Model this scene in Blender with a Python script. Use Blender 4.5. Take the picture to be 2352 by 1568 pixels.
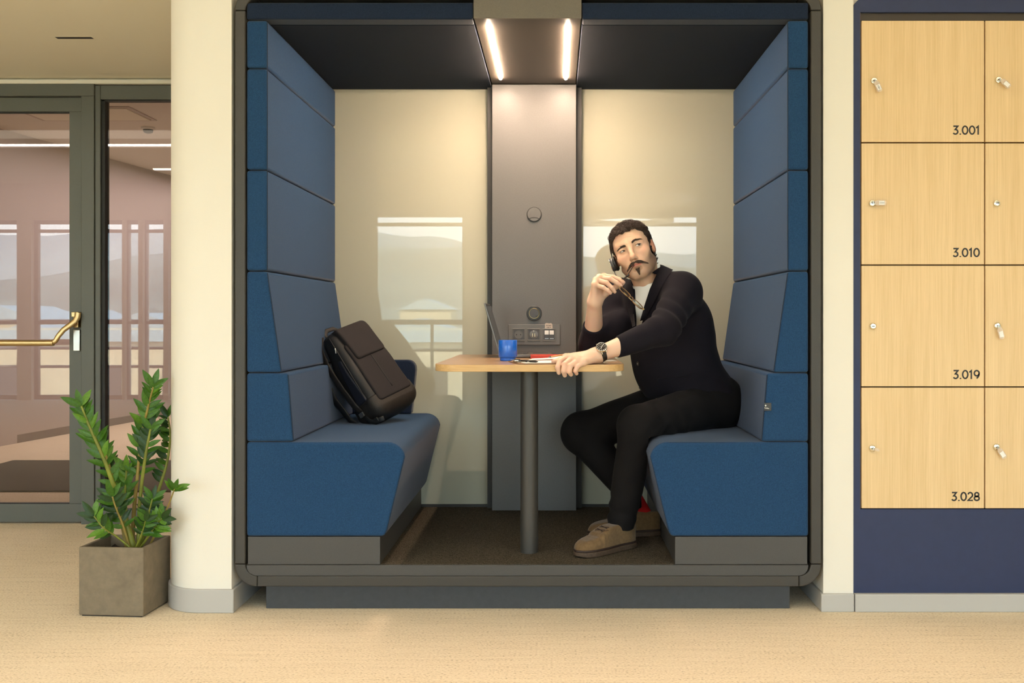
import bpy, bmesh, math, random
import numpy as np
from mathutils import Vector, Matrix

random.seed(7)
C = bpy.context.scene.collection
for o in list(bpy.data.objects):
    bpy.data.objects.remove(o)

# ------------------------------------------------------------------ camera
CAM_Y, CAM_Z, F_PX, VX, VY = -3.54, 1.055, 2266.0, 1277.0, 731.0
cam_data = bpy.data.cameras.new('camera')
cam = bpy.data.objects.new('camera', cam_data)
C.objects.link(cam)
cam.location = (0, CAM_Y, CAM_Z)
cam.rotation_euler = (math.pi / 2, 0, 0)
cam_data.sensor_width = 36.0
cam_data.lens = 36.0 * F_PX / 2352.0
cam_data.shift_x = -(VX - 1176.0) / 2352.0
cam_data.shift_y = -(784.0 - VY) / 2352.0
cam_data.clip_start = 0.05
cam_data.clip_end = 3000
sc = bpy.context.scene
sc.camera = cam

# ------------------------------------------------------------------ exposure / world / sun / office fill lights / corridor lamp
sc.view_settings.view_transform = 'Standard'
sc.view_settings.look = 'None'
sc.view_settings.gamma = 1.0
sc.view_settings.use_curve_mapping = False
sc.view_settings.exposure = -0.12
sc.cycles.use_denoising = True
sc.cycles.max_bounces = 10
sc.cycles.diffuse_bounces = 5
sc.cycles.glossy_bounces = 5
sc.cycles.transmission_bounces = 6
sc.cycles.transparent_max_bounces = 12
sc.cycles.sample_clamp_indirect = 6.0
sc.cycles.caustics_reflective = False
sc.cycles.caustics_refractive = False

SKY = 10.5
world = bpy.data.worlds.new('sky')
sc.world = world
world.use_nodes = True
wn = world.node_tree
bg = wn.nodes['Background']
tc = wn.nodes.new('ShaderNodeTexCoord')
sp = wn.nodes.new('ShaderNodeSeparateXYZ')
rp = wn.nodes.new('ShaderNodeValToRGB')
rp.color_ramp.elements[0].position = 0.0
rp.color_ramp.elements[0].color = (0.93, 0.98, 1.0, 1)
rp.color_ramp.elements[1].position = 0.6
rp.color_ramp.elements[1].color = (0.45, 0.75, 1.0, 1)
wn.links.new(tc.outputs['Generated'], sp.inputs[0])
wn.links.new(sp.outputs['Z'], rp.inputs[0])
wn.links.new(rp.outputs[0], bg.inputs['Color'])
bg.inputs['Strength'].default_value = SKY

def lamp(name, kind, loc, rot, energy, color, size=1.0, size_y=None):
    d = bpy.data.lights.new(name, kind)
    d.energy = energy
    d.color = color
    if kind == 'AREA':
        d.shape = 'RECTANGLE'
        d.size = size
        d.size_y = size_y or size
    if kind == 'SUN':
        d.angle = math.radians(0.6)
    o = bpy.data.objects.new(name, d)
    o.location = loc
    o.rotation_euler = rot
    C.objects.link(o)
    return o

# sun stands behind this building and lights the facades across the street
lamp('sun', 'SUN', (0, 30, 60), (math.radians(-52), 0, math.radians(25)), 26.0, (1.0, 0.84, 0.60))
WARM = (1.0, 0.80, 0.55)
WHITE = (1.0, 0.90, 0.76)
# unseen area lights added above the open office as general fill
lamp('office_fill_light', 'AREA', (-0.2, -2.1, 2.76), (0, 0, 0), 60, WHITE, 6.0, 2.2)
lamp('office_fill_light', 'AREA', (-4.6, -2.1, 2.76), (0, 0, 0), 26, WHITE, 2.2, 2.2)
lamp('office_fill_light', 'AREA', (4.0, -2.1, 2.76), (0, 0, 0), 22, WARM, 1.6, 2.2)
lamp('corridor_light', 'AREA', (-3.2, 5.6, 2.58), (0, 0, 0), 95, (1.0, 0.92, 0.92), 1.6, 4.0)

# ------------------------------------------------------------------ helpers
def P(px, py, Y):
    """world point on the plane y = Y that the photo shows at pixel (px, py)"""
    d = (Y - CAM_Y) / F_PX
    return Vector(((px - VX) * d, Y, CAM_Z - (py - VY) * d))

def PX(px, Y=0.0):
    return (px - VX) * (Y - CAM_Y) / F_PX

def PZ(py, Y=0.0):
    return CAM_Z - (py - VY) * (Y - CAM_Y) / F_PX

def srgb(r, g, b):
    def f(c):
        c /= 255.0
        return c / 12.92 if c <= 0.04045 else ((c + 0.055) / 1.055) ** 2.4
    return (f(r), f(g), f(b))

def setp(o, label=None, cat=None, group=None, kind=None):
    if label: o['label'] = label
    if cat: o['category'] = cat
    if group: o['group'] = group
    if kind: o['kind'] = kind
    return o

def thing(name, label, cat, loc=(0, 0, 0), group=None, rotz=0.0):
    o = bpy.data.objects.new(name, None)
    C.objects.link(o)
    o.location = loc
    o.rotation_euler = (0, 0, rotz)
    o.empty_display_size = 0.05
    return setp(o, label, cat, group)

class MB:
    def __init__(self):
        self.v, self.f = [], []
    def add(self, vs, fs):
        n = len(self.v)
        self.v += [tuple(p) for p in vs]
        self.f += [tuple(i + n for i in f) for f in fs]
        return self
    def box(self, x0, x1, y0, y1, z0, z1):
        return self.add([(x0, y0, z0), (x1, y0, z0), (x1, y1, z0), (x0, y1, z0),
                         (x0, y0, z1), (x1, y0, z1), (x1, y1, z1), (x0, y1, z1)],
                        [(3, 2, 1, 0), (4, 5, 6, 7), (0, 1, 5, 4), (1, 2, 6, 5), (2, 3, 7, 6), (3, 0, 4, 7)])
    def prism(self, poly, d0, d1, axis='y'):
        """poly of 2D points extruded between d0 and d1; axis y: (x,z), x: (y,z), z: (x,y)"""
        mk = {'y': lambda p, d: (p[0], d, p[1]), 'x': lambda p, d: (d, p[0], p[1]), 'z': lambda p, d: (p[0], p[1], d)}[axis]
        n = len(poly)
        vs = [mk(p, d0) for p in poly] + [mk(p, d1) for p in poly]
        fs = [tuple(range(n)), tuple(range(2 * n - 1, n - 1, -1))]
        fs += [(i, i + n, (i + 1) % n + n, (i + 1) % n) for i in range(n)]
        return self.add(vs, fs)
    def tube(self, path, rad, sides=8, closed=False, flat=None, up=None):
        path = [Vector(p) for p in path]
        n = len(path)
        if not hasattr(rad, '__len__'):
            rad = [rad] * n
        vs, fs = [], []
        prev = None
        for i, p in enumerate(path):
            if closed:
                t = path[(i + 1) % n] - path[i - 1]
            else:
                t = path[min(i + 1, n - 1)] - path[max(i - 1, 0)]
            if t.length < 1e-9:
                t = Vector((0, 0, 1))
            t.normalize()
            if up is not None:
                u = Vector(up)
                u = (u - t * u.dot(t))
                u = u.normalized() if u.length > 1e-6 else t.orthogonal().normalized()
            elif prev is None:
                u = t.orthogonal().normalized()
            else:
                u = prev - t * prev.dot(t)
                u = u.normalized() if u.length > 1e-6 else t.orthogonal().normalized()
            prev = u
            w = t.cross(u)
            k = flat if flat else 1.0
            for s in range(sides):
                a = 2 * math.pi * s / sides
                vs.append(p + (u * math.cos(a) * k + w * math.sin(a)) * rad[i])
        m = n if closed else n - 1
        for i in range(m):
            j = (i + 1) % n
            for s in range(sides):
                s2 = (s + 1) % sides
                fs.append((i * sides + s, i * sides + s2, j * sides + s2, j * sides + s))
        if not closed:
            fs.append(tuple(range(sides - 1, -1, -1)))
            fs.append(tuple((n - 1) * sides + s for s in range(sides)))
        return self.add(vs, fs)
    def lathe(self, prof, center=(0, 0, 0), seg=32, axis='z', cap=True):
        """prof: list of (r, h)"""
        c = Vector(center)
        mk = {'z': lambda x, y, h: Vector((x, y, h)), 'y': lambda x, y, h: Vector((x, -h, y)),
              'x': lambda x, y, h: Vector((h, x, y))}[axis]
        vs, fs = [], []
        for r, h in prof:
            for s in range(seg):
                a = 2 * math.pi * s / seg
                vs.append(c + mk(r * math.cos(a), r * math.sin(a), h))
        for i in range(len(prof) - 1):
            for s in range(seg):
                s2 = (s + 1) % seg
                fs.append((i * seg + s, i * seg + s2, (i + 1) * seg + s2, (i + 1) * seg + s))
        if cap:
            fs.append(tuple(range(seg - 1, -1, -1)))
            fs.append(tuple((len(prof) - 1) * seg + s for s in range(seg)))
        return self.add(vs, fs)
    def ribbon(self, a, b, th, nrm=None):
        """thick strip between polylines a and b"""
        a = [Vector(p) for p in a]; b = [Vector(p) for p in b]
        n = len(a)
        vs, fs = [], []
        for i in range(n):
            t = a[min(i + 1, n - 1)] - a[max(i - 1, 0)]
            nn = Vector(nrm) if nrm is not None else t.cross(b[i] - a[i]).normalized()
            vs += [a[i] + nn * th, b[i] + nn * th, b[i], a[i]]
        for i in range(n - 1):
            for k in range(4):
                k2 = (k + 1) % 4
                fs.append((i * 4 + k, i * 4 + k2, i * 4 + 4 + k2, i * 4 + 4 + k))
        fs += [(3, 2, 1, 0), tuple((n - 1) * 4 + k for k in range(4))]
        return self.add(vs, fs)
    def xf(self, M):
        self.v = [tuple(M @ Vector(p)) for p in self.v]
        return self

def obj(name, mb, mat, parent=None, smooth=35, bevel=0.0, seg=2, fixn=True):
    me = bpy.data.meshes.new(name)
    me.from_pydata(mb.v, [], mb.f)
    if fixn:
        bm = bmesh.new(); bm.from_mesh(me)
        bmesh.ops.recalc_face_normals(bm, faces=bm.faces)
        bm.to_mesh(me); bm.free()
    me.update()
    if smooth:
        me.polygons.foreach_set('use_smooth', [True] * len(me.polygons))
        if smooth < 180:
            me.set_sharp_from_angle(angle=math.radians(smooth))
    if mat: me.materials.append(mat)
    o = bpy.data.objects.new(name, me)
    C.objects.link(o)
    if bevel:
        m = o.modifiers.new('bevel', 'BEVEL')
        m.width = bevel; m.segments = seg; m.limit_method = 'ANGLE'; m.angle_limit = math.radians(40)
        m.harden_normals = False
    if parent is not None:
        o.parent = parent
        # parts are modelled in world space
        o.matrix_parent_inverse = root_world(parent).inverted()
    return o

def root_world(p):
    M = Matrix.Translation(p.location) @ p.rotation_euler.to_matrix().to_4x4() if p.parent is None else None
    if M is None:
        M = root_world(p.parent) @ p.matrix_parent_inverse @ (Matrix.Translation(p.location) @ p.rotation_euler.to_matrix().to_4x4())
    return M

def text_mesh(name, s, size, mat, parent, loc, rot=(math.pi / 2, 0, 0), extrude=0.0004, offset=0.0, align='LEFT', space=1.0):
    cu = bpy.data.curves.new(name, 'FONT')
    cu.body = s; cu.size = size; cu.extrude = extrude; cu.offset = offset
    cu.align_x = align; cu.space_character = space
    t = bpy.data.objects.new(name, cu)
    dg = bpy.context.evaluated_depsgraph_get()
    C.objects.link(t)
    dg.update()
    me = bpy.data.meshes.new_from_object(t.evaluated_get(bpy.context.evaluated_depsgraph_get()))
    bpy.data.objects.remove(t)
    me.name = name
    M = Matrix.Translation(Vector(loc)) @ (rot if isinstance(rot, Matrix) else Matrix.Rotation(0, 4, 'X') @ Vector_euler(rot))
    me.transform(M)
    me.materials.clear(); me.materials.append(mat)
    o = bpy.data.objects.new(name, me)
    C.objects.link(o)
    if parent is not None:
        o.parent = parent
        o.matrix_parent_inverse = root_world(parent).inverted()
    return o

def Vector_euler(r):
    from mathutils import Euler
    return Euler(r).to_matrix().to_4x4()

def copy_tree(o, parent=None):
    c = o.copy()
    C.objects.link(c)
    if parent is not None:
        c.parent = parent
    for ch in [x for x in bpy.data.objects if x.parent is o]:
        copy_tree(ch, c)
    return c

# ------------------------------------------------------------------ materials
def mat(name, col, rough=0.6, metal=0.0, spec=0.5, noise=None, bump=None, sheen=0.0, coat=0.0, coat_rough=0.03,
        emit=None, emit_s=0.0, subsurf=0.0, stretch=None):
    """noise: (scale, amount, second colour or None); bump: (scale, strength, distance)"""
    m = bpy.data.materials.new(name)
    m.use_nodes = True
    nt = m.node_tree
    b = nt.nodes['Principled BSDF']
    b.inputs['Base Color'].default_value = (*col, 1)
    b.inputs['Roughness'].default_value = rough
    b.inputs['Metallic'].default_value = metal
    b.inputs['Specular IOR Level'].default_value = spec
    b.inputs['Sheen Weight'].default_value = sheen
    b.inputs['Sheen Roughness'].default_value = 0.4
    b.inputs['Coat Weight'].default_value = coat
    b.inputs['Coat Roughness'].default_value = coat_rough
    if subsurf:
        b.inputs['Subsurface Weight'].default_value = subsurf
        b.inputs['Subsurface Radius'].default_value = (1.0, 0.35, 0.18)
        b.inputs['Subsurface Scale'].default_value = 0.006
    if emit:
        b.inputs['Emission Color'].default_value = (*emit, 1)
        b.inputs['Emission Strength'].default_value = emit_s
    co = None
    if noise or bump:
        co = nt.nodes.new('ShaderNodeTexCoord')
        src = co.outputs['Object']
        if stretch:
            mp = nt.nodes.new('ShaderNodeMapping')
            mp.inputs['Scale'].default_value = stretch
            nt.links.new(src, mp.inputs[0])
            src = mp.outputs[0]
    if noise:
        n = nt.nodes.new('ShaderNodeTexNoise')
        n.inputs['Scale'].default_value = noise[0]
        n.inputs['Detail'].default_value = 5
        n.inputs['Roughness'].default_value = 0.65
        nt.links.new(src, n.inputs['Vector'])
        r = nt.nodes.new('ShaderNodeValToRGB')
        c2 = noise[2] if len(noise) > 2 and noise[2] else None
        a = noise[1]
        lo = c2 if c2 else tuple(c * (1 - a) for c in col)
        hi = tuple(min(1, c * (1 + (a if not c2 else 0))) for c in col)
        r.color_ramp.elements[0].position = 0.3
        r.color_ramp.elements[0].color = (*lo, 1)
        r.color_ramp.elements[1].position = 0.7
        r.color_ramp.elements[1].color = (*hi, 1)
        nt.links.new(n.outputs['Fac'], r.inputs[0])
        nt.links.new(r.outputs[0], b.inputs['Base Color'])
    if bump:
        n2 = nt.nodes.new('ShaderNodeTexNoise')
        n2.inputs['Scale'].default_value = bump[0]
        n2.inputs['Detail'].default_value = 3
        nt.links.new(src, n2.inputs['Vector'])
        bp = nt.nodes.new('ShaderNodeBump')
        bp.inputs['Strength'].default_value = bump[1]
        bp.inputs['Distance'].default_value = bump[2]
        nt.links.new(n2.outputs['Fac'], bp.inputs['Height'])
        nt.links.new(bp.outputs[0], b.inputs['Normal'])
    return m

def glass_mat(name, tint, boost=0.0):
    """thin pane: tinted see-through mixed with a mirror by the Fresnel term"""
    m = bpy.data.materials.new(name)
    m.use_nodes = True
    nt = m.node_tree
    nt.nodes.clear()
    out = nt.nodes.new('ShaderNodeOutputMaterial')
    tr = nt.nodes.new('ShaderNodeBsdfTransparent'); tr.inputs[0].default_value = (*tint, 1)
    gl = nt.nodes.new('ShaderNodeBsdfGlossy'); gl.inputs['Roughness'].default_value = 0.0
    fr = nt.nodes.new('ShaderNodeFresnel'); fr.inputs[0].default_value = 1.5 + boost
    mx = nt.nodes.new('ShaderNodeMixShader')
    # a thin pane reflects alike from both of its faces
    ge = nt.nodes.new('ShaderNodeNewGeometry')
    io = nt.nodes.new('ShaderNodeMapRange')
    io.inputs['To Min'].default_value = 1.5 + boost
    io.inputs['To Max'].default_value = 1.0 / (1.5 + boost)
    nt.links.new(ge.outputs['Backfacing'], io.inputs['Value'])
    nt.links.new(io.outputs[0], fr.inputs[0])
    nt.links.new(fr.outputs[0], mx.inputs[0])
    nt.links.new(tr.outputs[0], mx.inputs[1])
    nt.links.new(gl.outputs[0], mx.inputs[2])
    nt.links.new(mx.outputs[0], out.inputs[0])
    return m

M = {}
M['wall'] = mat('wall_paint', (0.78, 0.735, 0.645), 0.75, bump=(260, 0.10, 0.002))
M['ceil'] = mat('ceiling_paint', (0.80, 0.74, 0.60), 0.85, bump=(200, 0.06, 0.002))
M['base'] = mat('skirting', (0.46, 0.44, 0.41), 0.45)
M['frame'] = mat('pod_frame_lacquer', (0.040, 0.036, 0.030), 0.5, noise=(300, 0.12), bump=(500, 0.15, 0.001))
M['sill'] = mat('pod_sill_lacquer', (0.056, 0.053, 0.050), 0.5, noise=(300, 0.1))
M['plinth'] = mat('plinth_lacquer', (0.042, 0.045, 0.050), 0.55, noise=(40, 0.12))
M['panel'] = mat('grey_laminate', (0.110, 0.106, 0.103), 0.42, noise=(220, 0.10), bump=(420, 0.12, 0.001))
M['lightbox'] = mat('brown_laminate', (0.052, 0.040, 0.028), 0.5, noise=(260, 0.1))
M['lightface'] = mat('brown_grey_laminate', (0.13, 0.112, 0.085), 0.45, noise=(260, 0.1))
M['mullion'] = mat('dark_mullion', (0.028, 0.026, 0.024), 0.5)
M['fab'] = mat('blue_wool', (0.0185, 0.056, 0.128), 0.95, spec=0.1, noise=(420, 0.33), bump=(700, 0.45, 0.002), sheen=0.20)
M['fab'].node_tree.nodes['Principled BSDF'].inputs['Sheen Tint'].default_value = (0.78, 0.68, 0.62, 1)
M['fab_ceil'] = mat('dark_ceiling_wool', (0.0100, 0.0165, 0.032), 0.95, spec=0.08, noise=(420, 0.33), bump=(700, 0.45, 0.002), sheen=0.05)  # darker than the wool of the wall pads
M['fab_navy_shade'] = mat('navy_and_shaded_wool', (0.0145, 0.0235, 0.047), 0.95, spec=0.1, noise=(420, 0.33), bump=(700, 0.45, 0.002), sheen=0.18)  # navy end cushions; on the ceiling edge, blue wool with shade in its colour
M['seam'] = mat('dark_seam', (0.012, 0.02, 0.035), 0.9)
M['carpet_dark'] = mat('dark_loop_carpet', (0.098, 0.080, 0.058), 0.98, spec=0.05, noise=(230, 0.92), bump=(260, 1.0, 0.006))
M['led'] = mat('led_diffuser', (1, 1, 1), 0.4, emit=(1.0, 0.75, 0.55), emit_s=300)
M['black'] = mat('black_plastic', (0.018, 0.017, 0.016), 0.35)
M['darkgrey'] = mat('dark_grey_plastic', (0.06, 0.06, 0.062), 0.4)
M['gold'] = mat('brushed_brass', (0.62, 0.47, 0.24), 0.32, metal=1.0)
M['chrome'] = mat('polished_nickel', (0.80, 0.74, 0.62), 0.14, metal=1.0)
M['steel'] = mat('brushed_steel', (0.55, 0.55, 0.54), 0.3, metal=1.0)
M['navy'] = mat('navy_paint', (0.014, 0.024, 0.078), 0.55, noise=(30, 0.06))
M['doorframe'] = mat('grey_green_aluminium', (0.105, 0.110, 0.094), 0.42, noise=(350, 0.06))
M['gasket'] = mat('rubber_gasket', (0.01, 0.01, 0.009), 0.6)
M['glass'] = glass_mat('clear_pane', (0.80, 0.765, 0.745), 0.15)
M['clear'] = glass_mat('window_pane', (0.93, 0.96, 0.96))
M['concrete'] = mat('taupe_concrete', (0.200, 0.158, 0.104), 0.8, noise=(24, 0.16), bump=(160, 0.15, 0.002))
M['soil'] = mat('potting_soil', (0.03, 0.02, 0.014), 0.95, noise=(120, 0.5), bump=(120, 1.0, 0.01))
M['text'] = mat('black_print', (0.01, 0.008, 0.007), 0.5)
M['paper'] = mat('white_paper', (0.86, 0.84, 0.80), 0.7)
M['white'] = mat('white_plastic', (0.8, 0.78, 0.72), 0.4)

def wood(name, c1, c2, scale=(60, 60, 2.5), rough=0.45, coat=0.0, spec=0.5):
    m = bpy.data.materials.new(name)
    m.use_nodes = True
    nt = m.node_tree
    b = nt.nodes['Principled BSDF']
    b.inputs['Roughness'].default_value = rough
    b.inputs['Coat Weight'].default_value = coat
    b.inputs['Specular IOR Level'].default_value = spec
    tc = nt.nodes.new('ShaderNodeTexCoord')
    mp = nt.nodes.new('ShaderNodeMapping'); mp.inputs['Scale'].default_value = scale
    n = nt.nodes.new('ShaderNodeTexNoise'); n.inputs['Scale'].default_value = 1.6; n.inputs['Detail'].default_value = 6; n.inputs['Roughness'].default_value = 0.7
    n3 = nt.nodes.new('ShaderNodeTexNoise'); n3.inputs['Scale'].default_value = 0.18; n3.inputs['Detail'].default_value = 2
    ad = nt.nodes.new('ShaderNodeMath'); ad.operation = 'ADD'
    ml = nt.nodes.new('ShaderNodeMath'); ml.operation = 'MULTIPLY'; ml.inputs[1].default_value = 0.45
    r = nt.nodes.new('ShaderNodeValToRGB')
    r.color_ramp.elements[0].position = 0.45; r.color_ramp.elements[0].color = (*c2, 1)
    r.color_ramp.elements[1].position = 0.95; r.color_ramp.elements[1].color = (*c1, 1)
    L = nt.links.new
    L(tc.outputs['Object'], mp.inputs[0]); L(mp.outputs[0], n.inputs['Vector']); L(mp.outputs[0], n3.inputs['Vector'])
    L(n3.outputs['Fac'], ml.inputs[0]); L(n.outputs['Fac'], ad.inputs[0]); L(ml.outputs[0], ad.inputs[1])
    L(ad.outputs[0], r.inputs[0]); L(r.outputs[0], b.inputs['Base Color'])
    return m

M['oak'] = wood('oak_locker_veneer', (0.80, 0.575, 0.315), (0.64, 0.435, 0.20), scale=(130, 130, 2.5))
M['oak_edge'] = wood('oak_table_edge', (0.70, 0.46, 0.21), (0.52, 0.30, 0.11), scale=(5, 60, 110))
M['oak_top'] = wood('oak_table_top', (0.40, 0.25, 0.13), (0.29, 0.17, 0.085), scale=(4, 60, 60), rough=0.28)

def carpet_mat():
    m = bpy.data.materials.new('woven_beige_carpet')
    m.use_nodes = True
    nt = m.node_tree; L = nt.links.new
    b = nt.nodes['Principled BSDF']
    b.inputs['Roughness'].default_value = 0.95
    b.inputs['Specular IOR Level'].default_value = 0.1
    tc = nt.nodes.new('ShaderNodeTexCoord')
    # rows of loops running left to right
    mp = nt.nodes.new('ShaderNodeMapping'); mp.inputs['Scale'].default_value = (120, 190, 1)
    n = nt.nodes.new('ShaderNodeTexNoise'); n.inputs['Scale'].default_value = 1.0; n.inputs['Detail'].default_value = 2
    mp2 = nt.nodes.new('ShaderNodeMapping'); mp2.inputs['Scale'].default_value = (3.5, 60, 1)
    n2 = nt.nodes.new('ShaderNodeTexNoise'); n2.inputs['Scale'].default_value = 1.0; n2.inputs['Detail'].default_value = 4
    ad = nt.nodes.new('ShaderNodeMath'); ad.operation = 'ADD'
    ml = nt.nodes.new('ShaderNodeMath'); ml.operation = 'MULTIPLY'; ml.inputs[1].default_value = 0.35
    r = nt.nodes.new('ShaderNodeValToRGB')
    e = r.color_ramp.elements
    e[0].position = 0.42; e[0].color = (0.47, 0.37, 0.25, 1)
    e[1].position = 0.90; e[1].color = (0.86, 0.74, 0.56, 1)
    k = e.new(0.60); k.color = (0.76, 0.625, 0.45, 1)
    L(tc.outputs['Object'], mp.inputs[0]); L(tc.outputs['Object'], mp2.inputs[0])
    L(mp.outputs[0], n.inputs['Vector']); L(mp2.outputs[0], n2.inputs['Vector'])
    L(n2.outputs['Fac'], ml.inputs[0]); L(n.outputs['Fac'], ad.inputs[0]); L(ml.outputs[0], ad.inputs[1])
    L(ad.outputs[0], r.inputs[0]); L(r.outputs[0], b.inputs['Base Color'])
    bp = nt.nodes.new('ShaderNodeBump'); bp.inputs['Strength'].default_value = 0.5; bp.inputs['Distance'].default_value = 0.004
    L(n.outputs['Fac'], bp.inputs['Height']); L(bp.outputs[0], b.inputs['Normal'])
    return m
M['carpet'] = carpet_mat()

def lacquered_glass():
    """back-painted glass: pale paint seen under a polished glass face"""
    m = mat('back_painted_glass', (0.46, 0.45, 0.355), 0.6, spec=0.0)
    b = m.node_tree.nodes['Principled BSDF']
    b.inputs['Coat Weight'].default_value = 1.0
    b.inputs['Coat Roughness'].default_value = 0.0
    b.inputs['Coat IOR'].default_value = 1.62
    return m
M['backglass'] = lacquered_glass()

def struct(name, mb, m, **k):
    o = obj(name, mb, m, **k)
    o['kind'] = 'structure'
    return o
# ------------------------------------------------------------------ structure: shell of the room
XL, XR, YW = -8.6, 5.2, -6.1      # left wall, right wall, window wall
NX0, NX1 = -1.164, 0.963          # niche that holds the pod
DY = 1.535                        # glazed door wall
struct('floor', MB().box(XL, XR, YW, 12.0, -0.12, 0.0), M['carpet'], smooth=0)
struct('ceiling', MB().box(XL, XR, YW, 0.20, 2.80, 2.95), M['ceil'], smooth=0)
struct('ceiling', MB().box(XL, XR, 0.20, 1.9, 2.285, 2.95), M['ceil'], smooth=0)
struct('ceiling', MB().box(XL, XR, 1.9, 12.0, 2.62, 2.95), mat('corridor_ceiling', (0.72, 0.66, 0.58), 0.85), smooth=0)
struct('wall_left', MB().box(XL - 0.15, XL, YW, 12.0, 0, 2.95), M['wall'], smooth=0)
struct('wall_right', MB().box(NX1, PX(1960, 0.015), 0.015, 1.25, 0, 2.285)
       .box(NX0, XR, 0.06, 0.199, 2.286, 2.799)
       .box(NX1, PX(1960, 0.015), 0.015, 0.06, 2.285, 2.799)
       .box(PX(1960, 0.015) - 0.001, XR, 0.055, 1.25, 0, 2.285)
       .box(XR, XR + 0.15, YW, 12.0, 0, 2.95), M['wall'], smooth=0)
struct('wall_back', MB().box(-1.3, XR, 1.25, 1.40, 0, 2.3), M['wall'], smooth=0)

# pier left of the pod: flat face with a bullnose on its left
def pier_outline(grow=0.0):
    xl, xr, y0, y1, r = -1.432, NX0, 0.0, 1.53, 0.16
    pts = []
    for i in range(13):
        a = math.pi + (math.pi / 2) * i / 12
        pts.append((xl - grow + (r + grow) * (1 + math.cos(a)), y0 - grow + (r + grow) * (1 + math.sin(a))))
    pts += [(xr + grow, y0 - grow), (xr + grow, y1), (xl - grow, y1)]
    return pts
struct('wall_front', MB().prism(pier_outline(), 0.0, 2.284, 'z'), M['wall'], smooth=40)
struct('baseboard_left', MB().prism(pier_outline(0.010), 0.0, PZ(1352, 0.0), 'z'), M['base'], smooth=40, bevel=0.003)
zb = PZ(1362, 0.015)
struct('baseboard_right', MB().box(NX1 - 0.010, PX(1963, 0.0), 0.004, 1.24, 0, zb).box(PX(1965, 0.0), XR, 0.002, 0.06, 0, zb), M['base'], smooth=0, bevel=0.003)

# window wall behind the camera, seen mirrored in the glass
wins = []
x = -8.3
win_spans = []
for (a, b) in [(-8.3, -7.6), (-7.35, -6.97), (-6.78, -6.10), (-5.95, -5.61), (-5.575, -5.40), (-5.34, -5.075), (-5.01, -4.75), (-4.45, -2.75),
               (-2.5, -1.08), (0.28, 1.75), (2.0, 3.4), (3.65, 4.95)]:
    win_spans.append((a, b))
HEAD = 2.33
wl = MB()
edges = [XL] + [v for s in win_spans for v in s] + [XR]
for i in range(0, len(edges), 2):
    wl.box(edges[i], edges[i + 1], YW - 0.2, YW, 0, 2.95)
for a, b in win_spans:
    wl.box(a, b, YW - 0.2, YW, HEAD, 2.95)
struct('wall_window', wl, M['wall'], smooth=0)
for i, (a, b) in enumerate(win_spans):
    f = MB()
    fw_ = 0.05 if b - a > 0.6 else 0.018
    for (p, q, r, s) in [(a, a + fw_, 0, HEAD), (b - fw_, b, 0, HEAD), (a, b, 0, 0.06), (a, b, HEAD - 0.05, HEAD), (a, b, HEAD - 0.16, HEAD - 0.12), (a, b, 0.98, 1.02)]:
        f.box(p, q, YW - 0.13, YW - 0.07, r, s)
    w = struct('window_%d' % (i + 1), f, M['doorframe'], smooth=0)
    obj('pane', MB().box(a + 0.012, b - 0.012, YW - 0.105, YW - 0.095, 0.05, HEAD - 0.04), M['clear'], w, smooth=0)

# what lies outside the windows
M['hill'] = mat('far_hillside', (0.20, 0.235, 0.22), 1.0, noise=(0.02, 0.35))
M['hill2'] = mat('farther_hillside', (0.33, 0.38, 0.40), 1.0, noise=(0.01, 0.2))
M['ground'] = mat('street_ground', (0.30, 0.28, 0.24), 1.0, noise=(0.3, 0.2))
M['cream'] = mat('cream_render', (0.72, 0.62, 0.44), 0.9, noise=(1.2, 0.12))
M['tileroof'] = mat('pale_roof', (0.42, 0.55, 0.62), 0.8, noise=(2.0, 0.15))
struct('ground', MB().box(-400, 400, -900, YW - 0.25, -9.0, -8.0), M['ground'], smooth=0)
def ridge(name, y, base, amp, m, seed, lift):
    rnd = random.Random(seed)
    ph = [rnd.uniform(0, 6.28) for _ in range(6)]
    n = 90
    vs, fs = [], []
    for i in range(n):
        X = -700 + 1400 * i / (n - 1)
        h = base + amp * (0.5 * math.sin(X / 150 + ph[0]) + 0.3 * math.sin(X / 62 + ph[1]) + 0.12 * math.sin(X / 23 + ph[2]) + 0.05 * math.sin(X / 9 + ph[3]))
        vs += [(X, y + 160, -8), (X, y + 70, h * 0.55 - 2 + 4 * math.sin(X / 17 + ph[4])), (X, y, h), (X, y - 120, -8)]
    for i in range(n - 1):
        for k in range(3):
            fs.append((i * 4 + k, i * 4 + 4 + k, i * 4 + 5 + k, i * 4 + 1 + k))
    setp(obj(name, MB().add(vs, fs), m, smooth=60), kind='structure')
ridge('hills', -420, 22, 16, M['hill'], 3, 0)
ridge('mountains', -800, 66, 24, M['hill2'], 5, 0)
rb = random.Random(11)
bi = 0
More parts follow.
